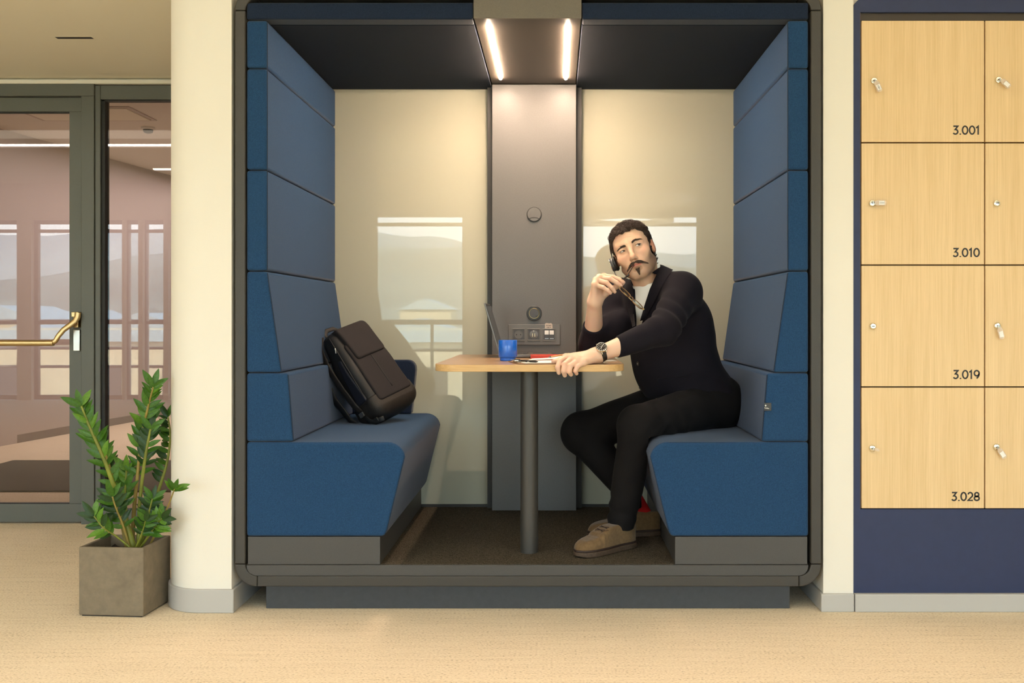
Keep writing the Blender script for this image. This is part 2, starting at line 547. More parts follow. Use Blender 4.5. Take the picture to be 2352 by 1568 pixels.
for row, (yy, n) in enumerate([(-60, 9), (-95, 11), (-140, 12)]):
    for k in range(n):
        w_ = rb.uniform(6.5, 10.8); h_ = rb.uniform(5, 9) + row * 1.2; x_ = -75 + 150 * (k + 0.5) / n; d_ = rb.uniform(8, 12)
        b_ = thing('house', 'cream house with a pale roof outside the office windows', 'house', (x_, yy, -8), 'houses across the street')
        obj('wall', MB().box(x_ - w_ / 2, x_ + w_ / 2, yy - d_ / 2, yy + d_ / 2, -8, -8 + h_), M['cream'], b_, smooth=0)
        obj('roof', MB().prism([(x_ - w_ / 2 - 0.4, -8 + h_), (x_ + w_ / 2 + 0.4, -8 + h_), (x_, -8 + h_ + 1.6)], yy - d_ / 2 - 0.4, yy + d_ / 2 + 0.4), M['tileroof'], b_, smooth=0)
        for j in range(3):
            xx = x_ - w_ / 2 + w_ * (j + 0.5) / 3
            obj('window', MB().box(xx - 0.6, xx + 0.6, yy + d_ / 2 - 0.02, yy + d_ / 2 + 0.05, -8 + h_ * 0.45, -8 + h_ * 0.75), M['darkgrey'], b_, smooth=0)
# the pale building straight across, a little lower than this floor
tr = thing('office_block', 'pale sunlit block straight across the street, mirrored in the glass', 'building', (0, -34, -8))
obj('wall', MB().box(-40, 40, -46, -30, -8, 0.55), M['cream'], tr, smooth=0)
obj('parapet', MB().box(-40.2, 40.2, -30.2, -29.7, 0.2, 0.62), M['tileroof'], tr, smooth=0)
for row in range(2):
    for k in range(26):
        xx = -39 + 3.05 * k
        obj('window', MB().box(xx, xx + 1.5, -30.05, -29.93, -2.2 - 3.1 * row, -0.7 - 3.1 * row), M['darkgrey'], tr, smooth=0)
for z in (-2.6, -5.7):
    obj('ledge', MB().box(-40, 40, -30.0, -29.8, z - 0.1, z + 0.1), M['tileroof'], tr, smooth=0)
# balcony rail right outside the windows
br = thing('balcony', 'grey balcony with a rail outside the office windows, mirrored in the glass', 'balcony', (0, -7.5, -0.2))
obj('balcony_slab', MB().box(XL, XR, -7.9, YW - 0.2, -0.35, -0.12), M['ground'], br, smooth=0)
for z in (0.35, 0.62, 1.02):
    obj('rail', MB().tube([(XL, -7.8, z), (XR, -7.8, z)], 0.022, 6), M['darkgrey'], br)
for i in range(15):
    xx = XL + (XR - XL) * i / 14
    obj('post', MB().box(xx - 0.02, xx + 0.02, -7.82, -7.78, -0.15, 1.02), M['darkgrey'], br, smooth=0)

# lamps of the open office, seen mirrored
M['tube'] = mat('lamp_diffuser', (1, 1, 1), 0.4, emit=(1.0, 0.93, 0.82), emit_s=26)
def linear_lamp(x0, x1, y, z, lab):
    t = thing('linear_lamp', lab, 'lamp', ((x0 + x1) / 2, y, z))
    obj('housing', MB().box(x0, x1, y - 0.03, y + 0.03, z, z + 0.05), M['white'], t, smooth=0)
    obj('diffuser', MB().box(x0 + 0.01, x1 - 0.01, y - 0.026, y + 0.026, z - 0.012, z), M['tube'], t, smooth=0)
    for q in (x0 + 0.3, x1 - 0.3):
        obj('cable', MB().tube([(q, y, z + 0.05), (q, y, 2.798)], 0.003, 5), M['darkgrey'], t)
linear_lamp(-6.6, -2.7, -2.69, 2.70, 'long white linear lamp mirrored in both panes of the glazed door')
linear_lamp(-4.43, -2.7, -4.20, 2.70, 'shorter white linear lamp mirrored low in the narrow sidelight')
M['ringglow'] = mat('ring_lamp_diffuser', (1, 1, 1), 0.4, emit=(1.0, 0.9, 0.72), emit_s=1.0)
def ring_lamp(cx, cy, z, R, lab):
    t = thing('ring_lamp', lab, 'lamp', (cx, cy, z))
    obj('ring', MB().lathe([(R, 0), (R, 0.035), (R - 0.15, 0.035), (R - 0.15, 0), (R, 0)], (cx, cy, z), 48, cap=False), M['white'], t, smooth=30)
    obj('diffuser', MB().lathe([(R - 0.02, 0), (R - 0.02, -0.004), (R - 0.13, -0.004), (R - 0.13, 0)], (cx, cy, z), 48, cap=False), M['ringglow'], t, smooth=30)
    for k in range(3):
        a = 2 * math.pi * k / 3
        obj('cable', MB().tube([(cx + (R - 0.05) * math.cos(a), cy + (R - 0.05) * math.sin(a), z + 0.03), (cx, cy, 2.798)], 0.003, 5), M['darkgrey'], t)
ring_lamp(0.69, -2.35, 2.03, 0.48, 'upper pendant ring lamp mirrored in the glass above the man')
ring_lamp(0.69, -3.90, 2.00, 0.46, 'lower pendant ring lamp mirrored in the glass behind the man')

# ------------------------------------------------------------------ corridor behind the glazed door
M['corr'] = mat('corridor_paint', (0.50, 0.42, 0.385), 0.8)
def cw(Y): return -4.585 + 0.137 * (Y - 4.59)
struct('wall_corridor', MB().prism([(cw(DY), DY), (cw(12), 12), (cw(12) - 0.3, 12), (cw(DY) - 0.3, DY)], 0, 2.62, 'z')
       .box(-5.6, -1.3, 11.9, 12.0, 0, 2.62).box(-1.25, -1.15, 1.40, 12.0, 0, 2.62), M['corr'], smooth=0)
struct('baseboard_corridor', MB().prism([(cw(DY) + 0.015, DY + 0.2), (cw(12) + 0.015, 11.9), (cw(12), 11.9), (cw(DY), DY + 0.2)], 0, 0.07, 'z'), mat('corridor_skirting', (0.22, 0.17, 0.15), 0.6), smooth=0)
tag = setp(obj('doormat', MB().box(-4.0, -1.4, 2.45, 3.73, 0.0, 0.012), mat('dark_doormat', (0.075, 0.062, 0.05), 1.0, noise=(200, 0.5), bump=(200, 0.8, 0.004)), bevel=0.003), 'dark brown doormat on the floor behind the glazed door', 'doormat')
sd = thing('smoke_detector', 'small white smoke detector on the corridor ceiling behind the glass', 'detector', (-3.34, 4.54, 2.62))
obj('base', MB().lathe([(0.055, 0), (0.055, -0.015), (0.048, -0.02)], (-3.34, 4.54, 2.62), 24), M['white'], sd)
obj('sensor_head', MB().lathe([(0.040, -0.02), (0.036, -0.042), (0.02, -0.05)], (-3.34, 4.54, 2.62), 24), M['darkgrey'], sd)
ap = thing('ceiling_hatch', 'square access hatch in the corridor ceiling behind the sidelight', 'hatch', (-3.6, 4.0, 2.62))
obj('frame', MB().box(-4.05, -3.15, 3.74, 3.77, 2.613, 2.62).box(-4.05, -3.15, 4.22, 4.25, 2.613, 2.62).box(-4.05, -4.02, 3.77, 4.22, 2.613, 2.62).box(-3.18, -3.15, 3.77, 4.22, 2.613, 2.62), M['corr'], ap, smooth=0)
obj('panel', MB().box(-4.01, -3.19, 3.78, 4.21, 2.608, 2.62), M['ceil'], ap, smooth=0)
# flush air slot in the office ceiling
av = thing('air_slot', 'narrow black air slot in the ceiling above the door', 'vent', (-1.95, 0.6, 2.285))
ys0 = CAM_Y + (2.285 - CAM_Z) * F_PX / (VY - 84.5); ys1 = CAM_Y + (2.285 - CAM_Z) * F_PX / (VY - 89)
xs0, xs1 = PX(125, ys0), PX(209, ys0)
obj('slot', MB().box(xs0, xs1, ys0, ys1, 2.2843, 2.286), M['gasket'], av, smooth=0)
fr = MB().box(xs0 - 0.012, xs1 + 0.012, ys0 - 0.012, ys0, 2.2842, 2.286).box(xs0 - 0.012, xs1 + 0.012, ys1, ys1 + 0.012, 2.2842, 2.286)
fr.box(xs0 - 0.012, xs0, ys0, ys1, 2.2842, 2.286).box(xs1, xs1 + 0.012, ys0, ys1, 2.2842, 2.286)
obj('frame', fr, M['ceil'], av, smooth=0)

# ------------------------------------------------------------------ glazed door and sidelight
def D(px): return PX(px, DY)
def DZ(py): return PZ(py, DY)
dl = D(-420)
ztop = DZ(192)
door = struct('door_1', MB().box(dl, D(220), DY - 0.02, DY + 0.06, DZ(222), ztop).box(D(190), D(220), DY - 0.02, DY + 0.06, 0, DZ(222))
              .box(dl - 0.06, dl, DY - 0.02, DY + 0.06, 0, ztop), M['doorframe'], smooth=0, bevel=0.003)
lf = MB()
lf.box(dl, D(189), DY, DY + 0.05, DZ(256), DZ(223.5))
lf.box(dl, D(189), DY, DY + 0.05, 0.008, DZ(1157))
lf.box(D(159), D(189), DY, DY + 0.05, DZ(1157), DZ(256))
lf.box(dl, dl + 0.07, DY, DY + 0.05, DZ(1157), DZ(256))
obj('door_leaf', lf, M['doorframe'], door, smooth=0, bevel=0.003)
obj('gasket', MB().box(dl, D(158.6), DY + 0.004, DY + 0.02, DZ(259.5), DZ(255.5)).box(dl, D(158.6), DY + 0.004, DY + 0.02, DZ(1157.2), DZ(1155)), M['gasket'], door, smooth=0)
obj('pane', MB().box(dl + 0.05, D(160), DY + 0.018, DY + 0.026, DZ(1159), DZ(254)), M['glass'], door, smooth=0)
# handle: pull bar on a curved arm, with a lock plate below
hd = MB()
yb = DY - 0.075
za = DZ(787)
arm = [P(100, 788, yb), P(118, 787, yb), P(127, 783, yb), P(135, 770, yb + 0.005), P(146, 757, yb + 0.012), P(160, 747, yb + 0.022), P(172, 738, yb + 0.032), P(178, 728, yb + 0.04), P(179, 718, yb + 0.042)]
hd.tube(arm, [0.012, 0.013, 0.0135, 0.0135, 0.014, 0.0145, 0.0155, 0.016, 0.016], 12, flat=0.75, up=(0, 1, 0))
handle = obj('handle', hd, M['gold'], door)
obj('pull_bar', MB().tube([P(-380, 787.5, yb), P(123, 787.5, yb)], 0.0155, 16), M['gold'], handle)
obj('mount', MB().box(D(171), D(187), DY - 0.035, DY, DZ(728), DZ(716)).box(D(174), D(186), DY - 0.03, DY + 0.002, DZ(752), DZ(726)), M['gold'], handle, bevel=0.003)
obj('lock_plate', MB().box(D(170), D(186), DY - 0.012, DY, DZ(806), DZ(757)), M['steel'], door, bevel=0.003)
# sidelight
side = struct('window_13', MB().box(D(233), -1.2, DY - 0.012, DY + 0.06, DZ(229), DZ(197)).box(D(220.5), D(233), DY - 0.012, DY + 0.06, 0, DZ(197))
              .box(D(220), -1.2, DY - 0.012, DY + 0.06, 0, DZ(1171)), M['doorframe'], smooth=0, bevel=0.003)
obj('gasket', MB().box(D(232), D(241), DY + 0.0, DY + 0.05, DZ(1172), DZ(228)).box(D(232), -1.2, DY + 0.0, DY + 0.04, DZ(232), DZ(228.5)).box(D(232), -1.2, DY + 0.0, DY + 0.04, DZ(1171.5), DZ(1169.5)), M['gasket'], side, smooth=0)
obj('pane', MB().box(D(236), -1.2, DY + 0.018, DY + 0.026, DZ(1174), DZ(225)), M['glass'], side, smooth=0)
struct('trim_1', MB().box(XL, -1.2, DY + 0.0, DY + 0.2, ztop, 2.30).box(XL, dl - 0.06, DY, DY + 0.2, 0, 2.30), M['wall'], smooth=0)
struct('trim_2', MB().box(dl - 0.06, -1.2, DY - 0.03, DY, ztop - 0.006, ztop + 0.012), M['wall'], smooth=0)

# ------------------------------------------------------------------ locker wall
LY = 0.02
sx = PX(1960, LY)
zt = PZ(-40, LY); r = 0.045
ztr = PZ(-6, LY)
sur = [(sx, zb), (XR, zb), (XR, ztr)]
for i in range(9):
    a = math.pi / 2 + (math.pi / 2) * i / 8
    sur.append((sx + r + r * math.cos(a), ztr - r + r * math.sin(a)))
# face with the locker recess cut out of it
lx0, lx1 = PX(1976, LY), PX(2550, LY)
lz0, lz1 = PZ(1169, LY), PZ(28, LY)
sm = MB()
sm.box(sx, lx0, LY, LY + 0.04, zb, ztr - r)
sm.box(lx0, XR, LY, LY + 0.04, zb, lz0)
sm.box(lx1, XR, LY, LY + 0.04, lz0, ztr - r)
sm.box(lx0, lx1, LY, LY + 0.04, lz1, ztr - r)
top = [(sx, ztr - r), (XR, ztr - r), (XR, ztr)] + sur[3:-1]
sm.prism(top, LY, LY + 0.04)
struct('trim_3', sm, M['navy'], smooth=0)
struct('trim_4', MB().box(lx0, lx1, LY + 0.03, LY + 0.05, lz0, lz1).box(lx0, lx0 + 0.002, LY + 0.003, LY + 0.04, lz0, lz1), mat('locker_carcass', (0.16, 0.075, 0.025), 0.6), smooth=0)
struct('trim_5', MB().box(lx0, lx1, LY + 0.012, LY + 0.03, PZ(45, LY), lz1), mat('locker_head_strip', (0.040, 0.026, 0.014), 0.5), smooth=0)
def arc(cx, cy, rx, ry, a0, a1, n=14):
    return [(cx + rx * math.cos(math.radians(a0 + (a1 - a0) * i / n)), cy + ry * math.sin(math.radians(a0 + (a1 - a0) * i / n))) for i in range(n + 1)]
GLYPH = {   # strokes of a round geometric figure set; height 1; (advance, strokes)
    '0': (0.78, [arc(0.36, 0.5, 0.285, 0.435, 90, 450, 28)]),
    '1': (0.50, [[(0.03, 0.74), (0.255, 0.925), (0.255, 0.0)]]),
    '2': (0.70, [arc(0.315, 0.66, 0.245, 0.275, 165, -35, 16) + [(0.07, 0.065), (0.61, 0.065)]]),
    '3': (0.70, [[(0.06, 0.935), (0.55, 0.935), (0.27, 0.575)] + arc(0.285, 0.32, 0.265, 0.255, 85, -150, 18)]),
    '8': (0.74, [arc(0.34, 0.705, 0.215, 0.23, 90, 450, 24), arc(0.34, 0.295, 0.265, 0.235, 90, 450, 24)]),
    '9': (0.76, [arc(0.35, 0.645, 0.27, 0.29, 0, 360, 24), arc(0.10, 0.65, 0.52, 0.65, 0, -62, 12)]),
    '.': (0.30, [[(0.135, 0.0), (0.135, 0.125)]]),
}
def digits(name, text, h, m, parent, xr, y, z):
    """flat printed figures, right-aligned at xr"""
    w = 0.168
    x0 = xr - sum(GLYPH[c][0] for c in text) * h + 0.06 * h
    mb = MB()
    for c in text:
        adv, strokes = GLYPH[c]
        for st in strokes:
            n = len(st)
            closed = n > 3 and abs(st[0][0] - st[-1][0]) + abs(st[0][1] - st[-1][1]) < 1e-6
            L, R = [], []
            for i in range(n):
                p = Vector(st[i])
                a = Vector(st[i - 1]) if i > 0 else (Vector(st[-2]) if closed else None)
                b = Vector(st[i + 1]) if i < n - 1 else (Vector(st[1]) if closed else None)
                d1 = (p - a).normalized() if a is not None else None
                d2 = (b - p).normalized() if b is not None else None
                if d1 is None: d1 = d2
                if d2 is None: d2 = d1
                n1 = Vector((-d1.y, d1.x)); n2 = Vector((-d2.y, d2.x))
                nm = (n1 + n2).normalized()
                k = min(2.2, 1.0 / max(0.3, nm.dot(n1)))
                L.append(p + nm * w / 2 * k * (1.05 if c == '.' else 1)); R.append(p - nm * w / 2 * k * (1.05 if c == '.' else 1))
            f3 = lambda q, yy: (x0 + q.x * h, yy, z + q.y * h)
            for i in range(n - 1):
                vs = [f3(q, y) for q in (L[i], R[i], R[i + 1], L[i + 1])] + [f3(q, y + 0.0006) for q in (L[i], R[i], R[i + 1], L[i + 1])]
                mb.add(vs, [(0, 1, 2, 3), (7, 6, 5, 4), (0, 4, 5, 1), (2, 6, 7, 3), (1, 5, 6, 2), (3, 7, 4, 0)])
        x0 += adv * h
    o = obj(name, mb, m, parent, smooth=0, fixn=False)
    return o
cols = [(1979, 2260.5), (2263.5, 2546)]
rows = [(47.5, 326), (329, 607), (610, 887), (890, 1167)]
nums = ['3.001', '3.010', '3.019', '3.028']
lock_px = [[(2007, 186), (2003, 467), (2004, 749), (2003, 1029)], [(2293, 184), (2288.5, 467), (2290, 748), (2288, 1026)]]
tags = {(0, 0): (24, 34, 'full'), (0, 1): (90, 34, 'full'), (1, 0): (50, 34, 'full'), (1, 2): (14, 36, 'full'), (1, 3): (33, 34, 'full'), (0, 3): (75, 16, 'edge')}
lab = {(0, 0): 'oak locker marked 3.001 with a key tag hanging down', (0, 1): 'oak locker marked 3.010 with its key tag pointing sideways',
       (0, 2): 'oak locker marked 3.019 with a bare lock', (0, 3): 'oak locker marked 3.028, lowest one beside the navy strip',
       (1, 0): 'oak locker right of locker 3.001, cut by the frame', (1, 1): 'oak locker right of locker 3.010, bare lock, cut by the frame',
       (1, 2): 'oak locker right of locker 3.019, key tag hanging down', (1, 3): 'oak locker right of locker 3.028, slanted key tag'}
M['tagclear'] = mat('clear_key_tag', (0.80, 0.68, 0.56), 0.25)
# in-between: real clear plastic
M['tagclear'].node_tree.nodes['Principled BSDF'].inputs['Alpha'].default_value = 0.42
for c, (x0, x1) in enumerate(cols):
    for r_, (y0, y1) in enumerate(rows):
        X0, X1, Z0, Z1 = PX(x0, LY), PX(x1, LY), PZ(y1, LY), PZ(y0, LY)
        t = thing('locker', lab[(c, r_)], 'locker', (X0, LY, Z0), 'oak lockers')
        dr = obj('door', MB().box(X0, X1, LY, LY + 0.018, Z0, Z1), M['oak'], t, smooth=0, bevel=0.0012)
        lx, ly = lock_px[c][r_]
        cx, cz = PX(lx, LY), PZ(ly, LY)
        lk = obj('lock', MB().lathe([(0.0125, 0.0), (0.0125, 0.003), (0.0105, 0.006), (0.0085, 0.0065), (0.0085, 0.010), (0.004, 0.0105)], (cx, LY, cz), 24, 'y'), M['chrome'], t)
        obj('keyhole', MB().box(cx - 0.0055, cx + 0.0055, LY - 0.0115, LY - 0.0095, cz - 0.0013, cz + 0.0013), M['text'], lk, smooth=0)
        if c == 0:
            digits('number', nums[r_], 0.0325, M['text'], dr, PX(2250.5, LY), LY - 0.0004, Z0 + 0.0265)
        if (c, r_) in tags:
            ang, ln, kind = tags[(c, r_)]
            a = math.radians(ang)
            u = Vector((math.sin(a), 0, -math.cos(a))); v = Vector((math.cos(a), 0, math.sin(a)))
            o0 = Vector((cx, LY - 0.014, cz))
            sc_ = 1 / 640.0
            w2 = 6.2 * sc_ if kind == 'full' else 3.0 * sc_
            pts = []
            L_ = ln * sc_ * 0.86
            for (s, w) in [(0.10, 0.55), (0.3, 1.0), (0.88, 1.0), (1.0, 0.6), (1.0, -0.6), (0.88, -1.0), (0.3, -1.0), (0.10, -0.55)]:
                pts.append(o0 + u * (s * L_) + v * (w * w2))
            mb = MB()
            n = len(pts)
            mb.add([p + Vector((0, -0.004, 0)) for p in pts] + pts, [tuple(range(n)), tuple(range(2 * n - 1, n - 1, -1))] + [(i, i + n, (i + 1) % n + n, (i + 1) % n) for i in range(n)])
            obj('key', MB().box(cx - 0.0012, cx + 0.0012, LY - 0.016, LY - 0.008, cz - 0.005, cz + 0.005), M['steel'], lk, smooth=0)
            kt = obj('key_tag', mb, M['tagclear'], t, smooth=0)
            if kind == 'full':
                q = [o0 + u * (s * L_) + v * (w * w2) + Vector((0, -0.0048, 0)) for s, w in ((0.42, 0.72), (0.42, -0.72), (0.86, -0.72), (0.86, 0.72))]
                obj('paper_slip', MB().add(q + [p + Vector((0, 0.0005, 0)) for p in q], [(0, 1, 2, 3), (7, 6, 5, 4), (0, 4, 5, 1), (1, 5, 6, 2), (2, 6, 7, 3), (3, 7, 4, 0)]), M['paper'], kt, smooth=0)
                if c == 0:
                    R3 = Matrix((u, v, Vector((0, -1, 0)))).transposed().to_4x4()
                    text_mesh('slip_print', nums[r_], 0.0075, M['text'], kt, o0 + u * (0.46 * L_) - v * 0.0025 + Vector((0, -0.0052, 0)), rot=R3, extrude=0.0001)
# ------------------------------------------------------------------ the meeting pod
CX = -0.1022                       # pod centre line
pod = thing('meeting_pod', 'dark framed meeting pod lined with blue padded panels, set in a wall niche', 'pod', (CX, 0, 0))
PB = 1.115                         # back of the interior
ox0, ox1 = PX(539), PX(1887)
ix0, ix1 = PX(565), PX(1858)
oz0, oz1 = PZ(1347), PZ(-28)
iz0, iz1 = PZ(1325), PZ(-3)
RO, RI = 0.080, 0.042
YF, YE = 0.0, 1.16
# outer frame: four straight members and four curved corner pieces
def corner(cx, cz, a0):
    # ring sector between inner radius and outer radius about the inner corner centre
    out, inn = [], []
    for i in range(9):
        a = a0 + (math.pi / 2) * i / 8
        out.append((cx + RO * math.cos(a), cz + RO * math.sin(a)))
        inn.append((cx + RI * math.cos(a), cz + RI * math.sin(a)))
    return out + inn[::-1]
ccx0, ccx1, ccz0, ccz1 = ox0 + RO, ox1 - RO, oz0 + RO, oz1 - RO
g = 0.0012
T = RO - RI
for nm, a, b, c_, d_ in [('frame_side', ox0, ox0 + T, ccz0 + g, ccz1 - g), ('frame_side', ox1 - T, ox1, ccz0 + g, ccz1 - g),
                         ('frame_rail', ccx0 + g, ccx1 - g, oz0, oz0 + T), ('frame_rail', ccx0 + g, ccx1 - g, oz1 - T, oz1)]:
    obj(nm, MB().box(a, b, YF, YE, c_, d_), M['frame'], pod, smooth=35, bevel=0.004, seg=3)
for (cx, cz, a0) in [(ccx0, ccz0, math.pi), (ccx1, ccz0, 1.5 * math.pi), (ccx1, ccz1, 0), (ccx0, ccz1, 0.5 * math.pi)]:
    obj('frame_corner', MB().prism(corner(cx, cz, a0), YF, YE), M['frame'], pod, smooth=30, bevel=0.004, seg=3)
# shell inside the frame (sides, top, back)
sh = MB().box(ox0 + 0.01, ix0 + 0.01, 0.05, YE, PZ(1290), ccz1).box(ix1 - 0.01, ox1 - 0.01, 0.05, YE, PZ(1290), ccz1)
sh.box(ix0, ix1, PB + 0.004, YE, PZ(1300), oz1 - 0.03).box(ix0, ix1, 0.05, YE, iz1 - 0.05, oz1 - 0.03)
obj('shell', sh, M['mullion'], pod, smooth=0)
# sill board with rounded lower corners
zs1, zs0 = PZ(1298), PZ(1323.5)
sl = []
for i in range(7):
    a = math.pi + (math.pi / 2) * i / 6
    sl.append((ix0 + 0.035 * (1 + math.cos(a)), zs0 + 0.035 * (1 + math.sin(a))))
for i in range(7):
    a = 1.5 * math.pi + (math.pi / 2) * i / 6
    sl.append((ix1 - 0.035 * (1 - math.cos(a)), zs0 + 0.035 * (1 + math.sin(a))))
sl += [(ix1, zs1), (ix0, zs1)]
obj('sill', MB().prism(sl, 0.004, 0.06), M['sill'], pod, smooth=30, bevel=0.0025)
obj('floor_board', MB().box(ix0, ix1, 0.03, PB, zs0, zs1 - 0.004), M['mullion'], pod, smooth=0)
FZ = PZ(1297.0)
obj('carpet', MB().box(ix0, ix1, 0.012, PB, FZ - 0.006, FZ), M['carpet_dark'], pod, smooth=0)
obj('plinth', MB().box(PX(611, 0.05), PX(1814, 0.05), 0.05, 1.05, 0.0, oz0 + 0.004), M['plinth'], pod, smooth=0, bevel=0.002)

# back: painted glass panels, mullions, grey service panel
gz0, gz1 = FZ, 2.145
GY = 1.10
for a, b in [(ix0, PX(1120, GY)), (PX(1335, GY), ix1)]:
    obj('glass_panel', MB().box(a, b, GY, GY + 0.01, gz0, gz1), M['backglass'], pod, smooth=0)
obj('mullion', MB().box(PX(1119.5, 1.06), PX(1136, 1.06), 1.06, PB, gz0, gz1), M['mullion'], pod, smooth=0)
obj('mullion', MB().box(PX(1318, 1.06), PX(1336, 1.06), 1.06, PB, gz0, gz1), M['mullion'], pod, smooth=0)
PY = 1.0
obj('service_panel', MB().box(PX(1130, PY), PX(1323.5, PY), PY, PY + 0.095, FZ, 2.131), M['panel'], pod, smooth=0, bevel=0.002)
obj('skirting', MB().box(ix0, PX(1120, GY), GY - 0.012, GY, FZ, FZ + 0.012), M['mullion'], pod, smooth=0)
obj('skirting', MB().box(PX(1335, GY), ix1, GY - 0.012, GY, FZ, FZ + 0.012), M['mullion'], pod, smooth=0)

# padded lining. offsets from the centre line, mirrored left / right
def pad(name, prof, y0, y1, side, bev=0.010, parent=None, m=None):
    pts = [(CX + side * a, z) for a, z in prof]
    return obj(name, MB().prism(pts, y0, y1), m or M['fab'], parent or pod, smooth=60, bevel=bev, seg=4)
HW = 1.0100
seams = [2.127, 1.953, 1.588, 1.225]
W0 = 0.935
for side in (-1, 1):
    for zt_, zb_ in zip(seams[:-1], seams[1:]):
        pad('wall_pad', [(HW, zt_ - 0.0015), (W0, zt_ - 0.0015), (W0, zb_ + 0.0015), (HW, zb_ + 0.0015)], 0.004, GY, side)
    # dark piping along the front seam
    obj('piping', MB().tube([(CX + side * W0, 0.0055, z) for z in (2.12, 1.23)], 0.0014, 5), M['seam'], pod)
# ceiling pads either side of the light box and the front fascia strip
bx = 0.193
for side in (-1, 1):
    a, b = sorted((CX + side * HW, CX + side * (bx + 0.004)))
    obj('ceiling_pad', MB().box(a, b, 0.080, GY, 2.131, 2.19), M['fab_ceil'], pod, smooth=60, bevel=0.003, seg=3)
    obj('ceiling_edge', MB().box(a, b, 0.006, 0.080, 2.1305, 2.19), M['fab_navy_shade'], pod, smooth=60, bevel=0.006, seg=3)  # same blue wool as the pads, the dimmer light up here put into its colour
# light box with two diffusers
lb = obj('light_box', MB().box(CX - bx, CX + bx, 0.012, PY + 0.09, 2.1335, 2.20), M['lightbox'], pod, smooth=0, bevel=0.002)
obj('light_box_face', MB().box(CX - bx - 0.001, CX + bx + 0.001, 0.006, 0.012, 2.1325, 2.20), M['lightface'], lb, smooth=0, bevel=0.001)
for side in (-1, 1):
    xx = CX + side * 0.1462
    obj('light_strip', MB().tube([(xx, 0.085, 2.132), (xx, 0.89, 2.132)], 0.0072, 12), M['led'], lb)
    lamp('pod_strip_light', 'AREA', (xx, 0.4875, 2.1225), (0, 0, 0), 3.0, (1.0, 0.75, 0.56), 0.012, 0.80)

# ------------------------------------------------------------------ upholstered benches
SZ = PZ(1015.5)
def bench(side, lab):
    t = thing('bench', lab, 'bench', (CX + side * 0.7, 0.5, FZ), 'bench seats of the pod')
    # seat block: rounded nose slanting back towards the kick board
    prof = [(HW, SZ), (0.505, SZ)]
    c0 = (0.505, SZ - 0.062)
    for i in range(1, 7):
        a = math.pi / 2 + (math.radians(82)) * i / 6
        prof.append((c0[0] + 0.062 * math.cos(a) * 1.05, c0[1] + 0.062 * math.sin(a)))
    prof += [(0.5055, 0.292), (0.515, 0.276), (0.524, 0.272), (HW, 0.272)]
    pad('seat', prof, 0.004, GY - 0.004, side, 0.010, t)
    obj('seat_piping', MB().tube([(CX + side * a, 0.0085, z) for a, z in [(0.93, SZ - 0.0035)] + [(p[0] + 0.0035, p[1] - 0.003) for p in prof[1:8]] + [(0.5095, 0.285)]], 0.0014, 5), M['seam'], t)
    obj('kick_board', MB().box(*sorted((CX + side * (HW - 0.004), CX + side * 0.5300)), 0.006, GY - 0.01, FZ, 0.2705), M['sill'], t, smooth=0, bevel=0.002)
    pad('back_cushion', [(HW, 0.858), (0.860, 0.858), (0.8405, SZ + 0.002), (HW, SZ + 0.002)], 0.004, GY - 0.002, side, 0.010, t)
    pad('head_cushion', [(HW, 1.2235), (W0, 1.2235), (0.884, 0.861), (HW, 0.861)], 0.004, GY - 0.002, side, 0.010, t)
    obj('back_piping', MB().tube([(CX + side * 0.861, 0.0058, 0.852), (CX + side * 0.8415, 0.0058, SZ + 0.010)], 0.0014, 5), M['seam'], t)
    obj('head_piping', MB().tube([(CX + side * W0, 0.0058, 1.218), (CX + side * 0.885, 0.0058, 0.868)], 0.0014, 5), M['seam'], t)
    # upright end cushion at the back wall
    ep = [(0.86, SZ + 0.002), (0.86, 0.862), (0.590, 0.862)]
    for i in range(1, 8):
        a = math.pi / 2 + math.pi / 2 * i / 8
        ep.append((0.590 + 0.040 * math.cos(a), 0.822 + 0.040 * math.sin(a)))
    ep += [(0.5495, 0.815), (0.569, SZ + 0.002)]
    ec = pad('end_cushion', ep, 1.035, GY - 0.003, side, 0.008, t, M['fab_navy_shade'])
    return t
bl = bench(-1, 'blue upholstered bench on the left with the black backpack on it')
br_ = bench(1, 'blue upholstered bench on the right that the man sits on')
# woven maker's tag sewn to the right back cushion
tg = obj('maker_tag', MB().box(PX(1755.5), PX(1771.5), -0.0015, 0.004, PZ(943), PZ(925)), M['black'], br_, smooth=0)
dm = MB()
cx_, cz_ = PX(1758.2), PZ(931)
dm.add([(cx_ + 0.0032, -0.0022, cz_), (cx_, -0.0022, cz_ + 0.0038), (cx_ - 0.0028, -0.0022, cz_), (cx_, -0.0022, cz_ - 0.0038),
        (cx_ + 0.0032, -0.0012, cz_), (cx_, -0.0012, cz_ + 0.0038), (cx_ - 0.0028, -0.0012, cz_), (cx_, -0.0012, cz_ - 0.0038)],
       [(0, 1, 2, 3), (7, 6, 5, 4), (0, 4, 5, 1), (1, 5, 6, 2), (2, 6, 7, 3), (3, 7, 4, 0)])
for i in range(7):
    dm.box(PX(1755.9) + i * 0.0024, PX(1755.9) + i * 0.0024 + 0.0016, -0.0022, -0.0012, PZ(937.2 + i * 0.22), PZ(937.2 + i * 0.22) + 0.0019 + (0.0012 if i in (0, 3, 4) else 0))
obj('woven_mark', dm, M['paper'], tg, smooth=0)

